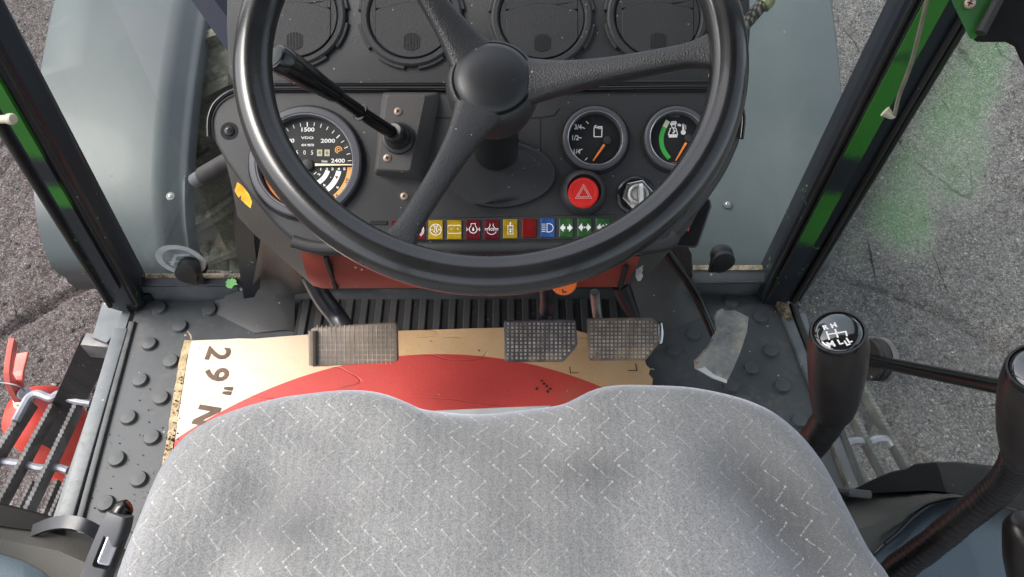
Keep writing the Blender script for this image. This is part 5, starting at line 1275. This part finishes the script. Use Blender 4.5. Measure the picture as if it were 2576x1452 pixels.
def seat_h(x, y):
    p = Vector((x, y, 0)); h = 0
    a, b = at_z(1790, 1110, SZ), at_z(2130, 1500, SZ)
    def valley(a, b, w_, d_):
        dd = (b - a); L_ = dd.length; dd = dd / L_; t = max(0, min(1, ((x - a.x) * dd.x + (y - a.y) * dd.y) / L_)); q = a + dd * t * L_; r_ = math.hypot(x - q.x, y - q.y); return -d_ * math.exp(-(r_ / w_) ** 2) * min(1, t * 3 + .1)
    h += valley(a, b, .028, .012)
    a, b = at_z(760, 1120, SZ), at_z(480, 1520, SZ); h += valley(a, b, .030, .010)
    c = at_z(1240, 1010, SZ); h += -.012 * math.exp(-(((x - c.x) / .05) ** 2 + ((y - c.y) / .05) ** 2))
    return h
def nz(x, y): return .0025 * math.sin(x * 31 + 1.3 * math.sin(y * 23)) * math.sin(y * 27 + x * 9) + .0012 * math.sin(x * 71 + y * 40) * math.sin(y * 63 - x * 22)
rings = []; NS = 46
for k in range(NS + 1):
    s_ = k / NS; s_ = 1 - (1 - s_) ** 1.5 if False else s_
    R = []
    for p in so:
        # outermost rings roll over the cushion edge
        q = sc_.lerp(p, max(s_, .0008)); dist = (p - sc_).length * (1 - s_); rr = .030
        z = SZ + seat_h(q.x, q.y) + nz(q.x, q.y) + .010 * (1 - s_ ** 2)
        if dist < rr: z -= .030 * (1 - math.sqrt(max(0, 1 - ((rr - dist) / rr) ** 2)))
        R.append(Vector((q.x, q.y, z)))
    rings.append(R)
last = rings[-1]
for dz, ins_ in ((.012, .0), (.035, .010), (.07, .022), (.10, .03)):
    rings.append([Vector((p.x + (sc_.x - p.x) * ins_, p.y + (sc_.y - p.y) * ins_, SZ - .030 - dz)) for p in so])
# extra rings close to the edge for a round roll
mid = rings[:NS]; 
extra = []
for t in (.985, .993, .9975):
    R = []
    for p in so:
        q = sc_.lerp(p, t); dist = (p - sc_).length * (1 - t); z = SZ + seat_h(q.x, q.y) + nz(q.x, q.y) + .010 * (1 - t * t) - .030 * (1 - math.sqrt(max(0, 1 - ((.030 - dist) / .030) ** 2)))
        R.append(Vector((q.x, q.y, z)))
    extra.append(R)
rings = rings[:NS] + extra + rings[NS:]
MB().rings(rings, True, True, False).build('cushion', M_['seat'], seat, smooth=80)
pb = [at_z(u, v, .455) for u, v in ((1095, 1030), (1240, 1023), (1385, 1017), (1420, 1300), (1060, 1300))]
Msb = pmat('pale_seat_shell', (.26, .27, .26), (.36, .37, .36), .6, nscale=20, gbump=.0003, dirt=.3, dscale=20)
MB().prism([(p.x, p.y) for p in pb], FLAT, .44, .455, .003).build('seat_shell', Msb, seat)
MB().prism(rrect(.30, .30, .03), Frame((sc_.x, sc_.y - .02, 0), (1, 0, 0), (0, 0, 1)), .0, .40).build('seat_pedestal', M_['trim'], seat)

# ================================================================= WHEEL ARCH PANELS
def rows_z(L): return [[at_z(u, v, z) for u, v, z in r_] for r_ in L]
wr = thing('wheel_arch', (.6, .2, 0), 'right wheel arch with olive grey felt lining and blue grey panel', 'wheel arch', None)
band_t = [(2100, 1262), (2145, 1232), (2200, 1204), (2245, 1186), (2278, 1180), (2300, 1168), (2350, 1162), (2410, 1162), (2500, 1172), (2600, 1190), (2750, 1225)]
band_b = [(2115, 1262), (2150, 1248), (2205, 1240), (2250, 1238), (2290, 1236), (2330, 1234), (2380, 1238), (2430, 1246), (2510, 1266), (2600, 1292), (2750, 1345)]
rows = rows_z([[(u, v, .05) for u, v in band_t], [(u, v, .20) for u, v in band_t], [(u, v + 3, .208) for u, v in band_t], [(u, v, .205) for u, v in band_b], [(u - 4, v + 5, .17) for u, v in band_b]])
rows[0] = [Vector((p.x, p.y, .0)) for p in rows[1]]
MB().grid(rows).build('arch_trim', M_['trim'], wr, smooth=40)
b2 = [(2080, 1290), (2120, 1430), (2190, 1400), (2226, 1366), (2260, 1340), (2300, 1300), (2350, 1268), (2415, 1252), (2510, 1272), (2600, 1300), (2750, 1355)]
rows = rows_z([[(u, v + 1, .19) for u, v in band_b], [((u + a) / 2, (v + b) / 2, .225) for (u, v), (a, b) in zip(band_b, b2)], [(u, v, .20) for u, v in b2]])
MB().grid(rows).build('felt_lining', M_['arch_felt'], wr, smooth=60)
b3 = [(u + (0 if u > 2300 else (2300 - u) * .2), v + 260 if u > 2200 else v + 300) for u, v in b2]; b4 = [(u, v + 400) for u, v in b3]
rows = rows_z([[(u, v + 2, .196) for u, v in b2], [((u * .7 + a * .3), (v * .7 + b * .3), .212) for (u, v), (a, b) in zip(b2, b3)], [(u, v, .205) for u, v in b3], [(u, v, .16) for u, v in b4]])
MB().grid(rows).build('arch_panel', M_['arch_blue'], wr, smooth=60)
mbp = [at_z(u, v, .212) for u, v in ((2226, 1368), (2262, 1338), (2300, 1300), (2350, 1268), (2415, 1252))]; MB().tube(smooth_path(mbp, 5), .0022, 6).build('edge_piping', M_['gloss'], wr)
MB().tube([at_z(2095, 1235, .19), at_z(2140, 1240, .21), at_z(2190, 1246, .212)], .005, 8).build('trim_clip', M_['lever_grey'], wr)
wl = thing('wheel_arch', (-.7, .15, 0), 'left wheel arch lined with brown grey felt under a black trim band', 'wheel arch', None)
lt = [(-260, 1215), (-120, 1240), (0, 1265), (70, 1282), (120, 1296), (152, 1308), (165, 1335)]; lb = [(-270, 1290), (-130, 1308), (-5, 1322), (50, 1330), (84, 1334), (120, 1330), (160, 1350)]
rows = rows_z([[(u, v, .20) for u, v in lt], [(u, v, .20) for u, v in lt], [(u, v + 5, .21) for u, v in lt], [(u, v, .205) for u, v in lb]]); rows[0] = [Vector((p.x, p.y, 0)) for p in rows[1]]
MB().grid(rows).build('arch_trim', M_['trim'], wl, smooth=40)
c1 = [(-270, 1290), (-130, 1308), (-5, 1322), (84, 1332), (170, 1334), (262, 1352), (330, 1390)]; c2 = [(-260, 1350), (-120, 1370), (0, 1394), (50, 1410), (100, 1436), (140, 1475), (180, 1550)]; c3 = [(u - 20, v + 300) for u, v in c2]
MB().grid(rows_z([[(u, v, .195) for u, v in c1], [((u + a) / 2 + 10, (v + b) / 2, .235) for (u, v), (a, b) in zip(c1, c2)], [(u, v, .215) for u, v in c2], [(u + 120, v + 120, .18) for u, v in c2]])).build('felt_lining', M_['arch_felt'], wl, smooth=60)
MB().grid(rows_z([[(u + 6, v + 1, .217) for u, v in c2], [(u, v + 90, .236) for u, v in c2], [(u, v, .20) for u, v in c3]])).build('arch_panel', M_['arch_blue'], wl, smooth=60)
sb = [at_z(u, v, z) for u, v, z in ((84, 1336, .212), (112, 1324, .222), (140, 1316, .23), (175, 1314, .235), (212, 1322, .235), (245, 1340, .228), (266, 1362, .22), (276, 1390, .20))]
MB().tube(smooth_path(sb, 5), .0042, 8, sec=[(-1.6, -.5), (1.6, -.5), (1.6, .5), (-1.6, .5)]).build('arched_strap', M_['arm'], wl, smooth=30)

# ================================================================= LEVERS BY THE SEAT
lv = thing('hand_lever', at_d(250, 1440, .72), 'grey lever with a silver push button left of the seat', 'lever')
A = [at_d(*q) for q in ((196, 1560, .74), (232, 1480, .73), (262, 1400, .72), (292, 1325, .715), (303, 1292, .715))]
MB().tube(smooth_path(A, 4), [.0125, .0125, .0124, .012, .0105], 12, up=(0, -.3, 1), sec=rrect(2.0, 1.4, .3, 3)).build('lever_body', M_['lever_grey'], lv, smooth=50)
MB().tube([at_d(300, 1300, .722), at_d(314, 1276, .722), at_d(322, 1270, .722)], [.0095, .0088, .006], 12).build('lever_tip', M_['gloss'], lv, smooth=50)
f = Frame(at_d(276, 1380, .708), at_d(292, 1325, .708) - at_d(262, 1400, .708), CAM - at_d(276, 1380, .708))
fr_ = MB().prism(rrect(.036, .0180, .003), f, -.004, .0010, .0008).build('button_surround', M_['gloss'], lv, smooth=30)
MB().prism(rrect(.029, .0120, .003), f, 0, .0032, .0016, 3).build('push_button', M_['silver_btn'], lv, smooth=50)

def knob_lever(name, axis, radii, boot, br, label, top_disc=True):
    P = [at_d(*q) for q in axis]; T = thing(name, at_d(*boot[-1]), label, 'gear lever', 'gear levers right of the seat')
    K = MB().tube(smooth_path(P, 6), interp(radii, (len(P) - 1) * 6 + 1), 32).build('knob', M_['knob'], T, smooth=50)
    B = smooth_path([at_d(*q) for q in boot], 30); rs = interp(br, len(B)); rs = [r_ * (1 + .03 * math.sin(i * 1.57) + .02 * math.sin(i * .31)) for i, r_ in enumerate(rs)]
    MB().tube(B, rs, 20).build('ribbed_gaiter', M_['boot'], T, smooth=70)
    d = (P[0] - P[1]).normalized(); f = Frame(P[0], Vector((1, 0, 0)), d); r0 = radii[0]
    MB().lathe([(r0, -.002), (r0 * 1.01, .0015), (r0 * .97, .0035), (r0 * .90, .0035), (r0 * .88, .002)], f, 48, cap0=False, cap1=False).build('knob_ring', M_['gloss'], K, smooth=50)
    ins_ = MB().lathe([(r0 * .88, .001), (r0 * .86, .0032), (r0 * .7, .0045), (r0 * .4, .0056), (.0003, .0060)], f, 48, cap0=False, cap1=False).build('knob_inlay', M_['inlay'], K, smooth=60)
    return T, f, r0, ins_
Mi = pmat('mirror_black_inlay', (.012, .012, .012), (.016, .016, .016), .06, gbump=0, rvar=.0, coat=1, spec=.9); M_['inlay'] = Mi
T, f, r0, ins_ = knob_lever('gear_lever', [(2108, 840, .620), (2108, 868, .632), (2107, 905, .65), (2104, 950, .672), (2100, 1000, .70), (2096, 1036, .72)], [.0215, .0238, .0242, .0232, .0215, .0175],
    [(2098, 1030, .715), (2085, 1055, .735), (2055, 1100, .77), (2000, 1170, .83), (1950, 1260, .88)], [.0150, .0150, .0155, .017], 'gear lever with the R H M L shift pattern on its round black knob')
# shift pattern, laid on the domed inlay
def Z4(x, y): return ((2540 + x / 6.6) * .7892, (960 + y / 6.6) * .7892)
mb = MB(); hh = .0060
o2 = Vector(f.px(*Z4(790, 720), hh))
def K(x, y): p = Vector(f.px(*Z4(x, y), hh)); return (p.x, p.y)
st = lambda Q, wd=.0011: mb.stroke([K(*p) for p in Q], wd, f, hh)
st([(620, 635), (685, 815)], .0013); st([(650, 705), (1030, 640), (1055, 740)], .0012); st([(805, 590), (865, 770)], .0013)
for tx, x, y, s_, an in (('R', 600, 560, .0062, 8), ('H', 775, 515, .0062, 8), ('M', 718, 915, .0078, 10), ('L', 912, 862, .0068, 12), ('L', 1058, 880, .0068, 12), ('L', 1100, 825, .0068, 12)):
    a = K(x, y); mb.text(tx, f, a[0], a[1], s_, hh, ang=rad(an), bold=.0003)
mb.build('shift_pattern', M_['white'], ins_, smooth=0)
T, f, r0, ins_ = knob_lever('gear_lever', [(2624, 934, .50), (2618, 970, .51), (2610, 1028, .525), (2600, 1085, .54), (2588, 1138, .56)], [.0215, .0240, .0245, .0225, .0175],
    [(2580, 1120, .555), (2562, 1165, .57), (2520, 1222, .60), (2440, 1290, .64), (2340, 1372, .69), (2262, 1430, .73), (2200, 1490, .77)], [.0145, .0122, .0118, .0128, .0142], 'tall bent gear lever with a long ribbed black gaiter at the right edge')
A = [at_d(*q) for q in ((2600, 1500, .66), (2585, 1400, .64), (2578, 1330, .63), (2582, 1312, .625))]
lv = thing('control_lever', A[0], 'short black lever with a squarish head right of the tall bent gear lever', 'lever'); MB().tube(smooth_path(A, 5), [.017, .018, .016, .009], 14).build('lever_head', M_['knob'], lv, smooth=60)
MB().tube([A[0], at_d(2590, 1700, .8)], .008, 10).build('lever_shaft', M_['arm'], lv)

# ================================================================= OUTSIDE: STEPS, EXTINGUISHER, DOOR BAR
def serrated(name, p, q, wd, ht, mat, parent, n=None):
    """flat bar on edge with teeth on top"""
    p, q = Vector(p), Vector(q); d = q - p; L_ = d.length; f = Frame(p, d, (0, 0, 1)); n = n or int(L_ / .009); mb = MB()
    top = []; 
    for k in range(n):
        top += [(L_ * k / n, .0), (L_ * (k + .5) / n, .0034)]
    top.append((L_, 0)); R = []
    for x, h in top: R.append([f.P(x, -wd / 2, h), f.P(x, wd / 2, h), f.P(x, wd / 2, -ht), f.P(x, -wd / 2, -ht)])
    mb.rings(R, True, True, True); return mb.build(name, M_[mat], parent, smooth=0)
sz = -.36
stl = thing('cab_step', at_z(80, 1130, sz), 'grated entry step of serrated steel bars outside the left door', 'step', 'entry steps')
for (a, b, w_) in (((73, 1008), (-60, 1215), .010), ((130, 1016), (-45, 1335), .008), ((190, 1016), (40, 1330), .008)):
    serrated('grating_bar', at_z(*a, sz), at_z(*b, sz), w_, .028, 'step', stl)
A = [at_z(*q, sz + .001) for q in ((40, 1060), (60, 1022), (74, 1000), (96, 991), (128, 1002), (150, 992), (186, 1006), (230, 1014))]; MB().tube(smooth_path(A, 5), .0085, 8).build('step_frame', M_['step_light'], stl)
A = [at_z(*q, sz - .02) for q in ((-60, 1145), (0, 1160), (60, 1168), (104, 1178), (140, 1176), (172, 1184))]; MB().tube(smooth_path(A, 4), .008, 8).build('cross_bar', M_['step_light'], stl)
for (a, b) in (((80, 1208), (20, 1330)), ((143, 1206), (90, 1330)), ((172, 1190), (110, 1330))): serrated('lower_bar', at_z(*a, sz - .25), at_z(*b, sz - .25), .007, .02, 'step', stl)
up = [at_z(u, v, z) for u, v, z in ((219, 858, -.10), (278, 863, -.10), (205, 1000, -.36), (160, 990, -.36))]
A = [at_z(*q) for q in ((248, 862, -.08), (183, 992, -.34), (120, 1110, -.55), (95, 1160, -.66))]
MB().tube(A, .030, 4, up=(0, 1, 0), sec=[(-.9, -.15), (.9, -.15), (.9, .15), (-.9, .15)]).build('hanger_strap', M_['black_metal'], stl, smooth=0)
MB().prism([(-.03, -.012), (.03, -.012), (.03, .012), (-.03, .012)], Frame(at_z(252, 856, -.06), (1, -.1, 0), (0, 0, 1)), -.04, 0, .002).build('hanger_bracket', M_['step'], stl)
str_ = thing('cab_step', at_z(2230, 1100, sz), 'grated entry step of serrated steel bars outside the right door', 'step', 'entry steps')
for (a, b, w_) in (((2160, 945), (2330, 1250), .009), ((2138, 1022), (2268, 1262), .009), ((2098, 1062), (2210, 1262), .008)):
    serrated('grating_bar', at_z(*a, sz), at_z(*b, sz), w_ * .9, .028, 'step_dark', str_)
A = [at_z(*q, sz - .012) for q in ((2120, 1122), (2150, 1110), (2190, 1112), (2205, 1106), (2232, 1107), (2246, 1124))]; MB().tube(smooth_path(A, 4), .0085, 8).build('cross_bar', M_['step_light'], str_)
A = [at_z(*q, sz - .002) for q in ((2165, 952), (2150, 965), (2140, 1000), (2098, 1060))]; MB().tube(smooth_path(A, 4), .008, 8).build('step_frame', M_['step_dark'], str_)

# fire extinguisher standing below the left step
ec_ = at_z(38, 985, -.46); ex_ = thing('fire_extinguisher', (ec_.x, ec_.y, -.93), 'faded red fire extinguisher with a red squeeze handle outside the left door', 'fire extinguisher')
tilt = Vector((-.06, .10, 1)).normalized(); f = Frame(ec_ - tilt * .04, (1, 0, 0), tilt)
MB().lathe([(.070, -.42), (.076, -.40), (.078, -.38), (.078, -.075), (.073, -.045), (.052, -.016), (.026, -.002), (.018, .004)], f, 48).build('cylinder', M_['ext_red'], ex_, smooth=50)
MB().lathe([(.018, .002), (.018, .016), (.0145, .018), (.0145, .032), (.011, .036)], f, 24).build('valve_neck', M_['steel'], ex_, smooth=40)
MB().lathe([(.023, .001), (.023, .004), (.018, .005)], f, 28, cap0=False).build('neck_collar', pmat('olive_brass', (.30, .26, .14), (.4, .36, .22), .5, metal=.5, gbump=0), ex_, smooth=40)
vc = f.P(0, 0, .026)
gz = at_z(64, 990, -.43); MB().tube([vc, vc.lerp(gz, .6), gz], [.011, .012, .013], 16).build('gauge_stub', M_['step_light'], ex_, smooth=50)
A = [vc + Vector((0, 0, .008)), at_z(22, 950, -.41), at_z(26, 900, -.395), at_z(34, 858, -.385)]
MB().tube(smooth_path(A, 4), .025, 4, sec=[(-.95, -.2), (.95, -.2), (.95, .2), (-.95, .2)], up=(0, .0, 1)).build('upper_handle', M_['ext_grip'], ex_, smooth=0, bevel=.002)
A = [vc, at_z(44, 948, -.45), at_z(54, 905, -.455), at_z(58, 888, -.455)]
MB().tube(smooth_path(A, 4), .014, 4, sec=[(-.95, -.22), (.95, -.22), (.95, .22), (-.95, .22)], up=(0, 0, 1)).build('lower_handle', M_['ext_grip'], ex_, smooth=0, bevel=.002)
A = [at_z(-10, 962, -.395), at_z(20, 965, -.385), at_z(48, 972, -.39), at_z(62, 985, -.41)]; MB().tube(smooth_path(A, 5), .0016, 6).build('safety_wire', M_['step_light'], ex_)
A = [at_z(66, 1190, -.80), at_z(20, 1165, -.80), at_z(-30, 1160, -.80)]

# door bar with its rubber mount
p0, p1 = at_d(2188, 906, .96), at_d(2600, 990, .70); db = thing('door_bar', p0, 'dark round grab bar on the right door with a rubber foot', 'grab bar')
MB().tube([p0, p0.lerp(p1, .5), p1], .0078, 18).build('bar', M_['gloss'], db, smooth=60)
f = frame_axis(at_d(2178, 905, .965), (.92, .12, -.2)); MB().lathe([(.026, 0), (.0265, .006), (.0245, .008), (.0265, .010), (.0268, .016), (.0245, .018), (.0262, .020), (.0262, .025), (.022, .027)], f, 40).build('rubber_foot', M_['rubber'], db, smooth=35)
MB().lathe([(.0268, .0185), (.0276, .0195), (.0276, .0255), (.0225, .0275)], f, 40).build('foot_ring', M_['step'], db, smooth=35)
f2 = frame_axis(at_d(2160, 870, 1.03), (.6, .5, .3)); MB().prism(rrect(.03, .02, .004), f2, 0, .014, .002).build('hinge_block', M_['step'], db)

# work lamp bracket top right
wk = thing('mirror_bracket', at_d(2450, 60, .60), 'green metal bracket with a black moulded housing in the upper right corner', 'bracket')
A = [at_d(u, v, .60) for u, v in ((2378, -60), (2396, 8), (2440, 98), (2450, 100), (2466, 82), (2520, -20), (2540, -60))]; n_ = (CAM - A[1]).normalized() * .006
MB().add(A + [a_ - n_ for a_ in A], [tuple(range(7)), tuple(range(13, 6, -1))] + [(i, (i + 1) % 7, (i + 1) % 7 + 7, i + 7) for i in range(7)]).build('green_plate', M_['paint_green'], wk, smooth=0)
A = [at_d(u, v, .61) for u, v in ((2434, 70), (2438, 94), (2458, 106), (2530, 106), (2552, 118), (2566, 150), (2590, 190), (2700, 260), (2800, 200), (2800, -100), (2530, -100), (2470, 40))]
Bk = [a_ + (a_ - CAM).normalized() * .05 for a_ in A]; n = len(A)
MB().add(A + Bk, [tuple(range(n)), tuple(range(2 * n - 1, n - 1, -1))] + [(i, (i + 1) % n, (i + 1) % n + n, i + n) for i in range(n)]).build('housing', M_['trim'], wk, smooth=0, bevel=.006)
A = [at_d(2466, 84, .596), at_d(2520, -20, .596), at_d(2545, -70, .596)]; MB().tube(A, .0042, 8).build('housing_lip', M_['rubber'], wk)
screw(at_d(2440, 8, .597), (CAM - at_d(2440, 8, .6)), .0042, 'rusty_screw', wk)
# braided hose behind the wheel
hs2 = thing('braided_hose', at_d(1866, 80, .80), 'short grey braided hose end sticking out right of the steering wheel', 'hose')
MB().tube(smooth_path([at_d(1840, 110, .80), at_d(1866, 72, .80), at_d(1895, 38, .80), at_d(1922, 6, .80)], 4), .0066, 14).build('hose_sleeve', braid_mat(), hs2, smooth=60)
MB().tube([at_d(1918, 14, .80), at_d(1932, 0, .80), at_d(1938, -6, .80)], [.0085, .0085, .007], 10).build('hose_end', pmat('olive_hose_end', (.20, .21, .10), (.3, .3, .16), .6, gbump=0), hs2)
MB().tube([at_d(1850, -12, .79), at_d(1862, 3, .79)], .008, 8).build('hose_clip', M_['gap'], hs2)

# soil crumbs on the floor mat
mb = MB(); r2 = random.Random(21)
def crumb(p, s_):
    P = [Vector((r2.uniform(.6, 1) * a, r2.uniform(.6, 1) * b, r2.uniform(.6, 1) * c)) * s_ + p for a, b, c in ((1, 0, 0), (0, 1, 0), (-1, 0, 0), (0, -1, 0), (0, 0, 1), (0, 0, -.3))]
    mb.add(P, [(0, 1, 4), (1, 2, 4), (2, 3, 4), (3, 0, 4), (1, 0, 5), (2, 1, 5), (3, 2, 5), (0, 3, 5)])
for k in range(95):
    t = r2.random() ** .6; u = 250 + r2.gauss(120, 75) * (1.0) ; v = 960 + 400 * t; u -= (v - 900) * .16
    if u > 450 or u < 215: continue
    crumb(at_z(u, v, .001), r2.uniform(.0005, .0017))
for k in range(80):
    t = r2.random(); v = 900 + 270 * t ** .7; u = 474 - (v - 860) * .145 + r2.gauss(-6, 9); crumb(at_z(u, v, .009 + r2.random() * .004), r2.uniform(.0007, .0026))
for k in range(120):
    t = r2.random(); a_, b_ = fz(322, 850), fz(192, 1290); p = a_.lerp(b_, t ** .6); crumb(p + Vector((r2.gauss(0, .004), 0, .002)), r2.uniform(.001, .0032))
for (u, v) in ((1368, 965), (1375, 972), (1384, 978), (1378, 985), (1362, 958), (1350, 978)): crumb(at_z(u, v, ZT + .0005), .0035)
mc = pmat('dark_soil_crumbs', (.03, .022, .016), (.07, .05, .035), .9, nscale=60, gbump=0)
o = mb.build('soil_crumbs', mc, smooth=0, origin=(0, 0, 0)); tag(o, 'dark soil crumbs spilled over the left floor mat and the torn cardboard edge', kind='stuff')
mb = MB()
for k in range(70):
    u, v = r2.uniform(760, 1750), r2.uniform(740, 800); crumb(at_z(u, v, .003), r2.uniform(.0004, .0011))
o = mb.build('pale_grit', M_['sandy'], smooth=0, origin=(0, 0, 0)); tag(o, 'pale grit specks on the ribbed mat behind the pedals', kind='stuff')
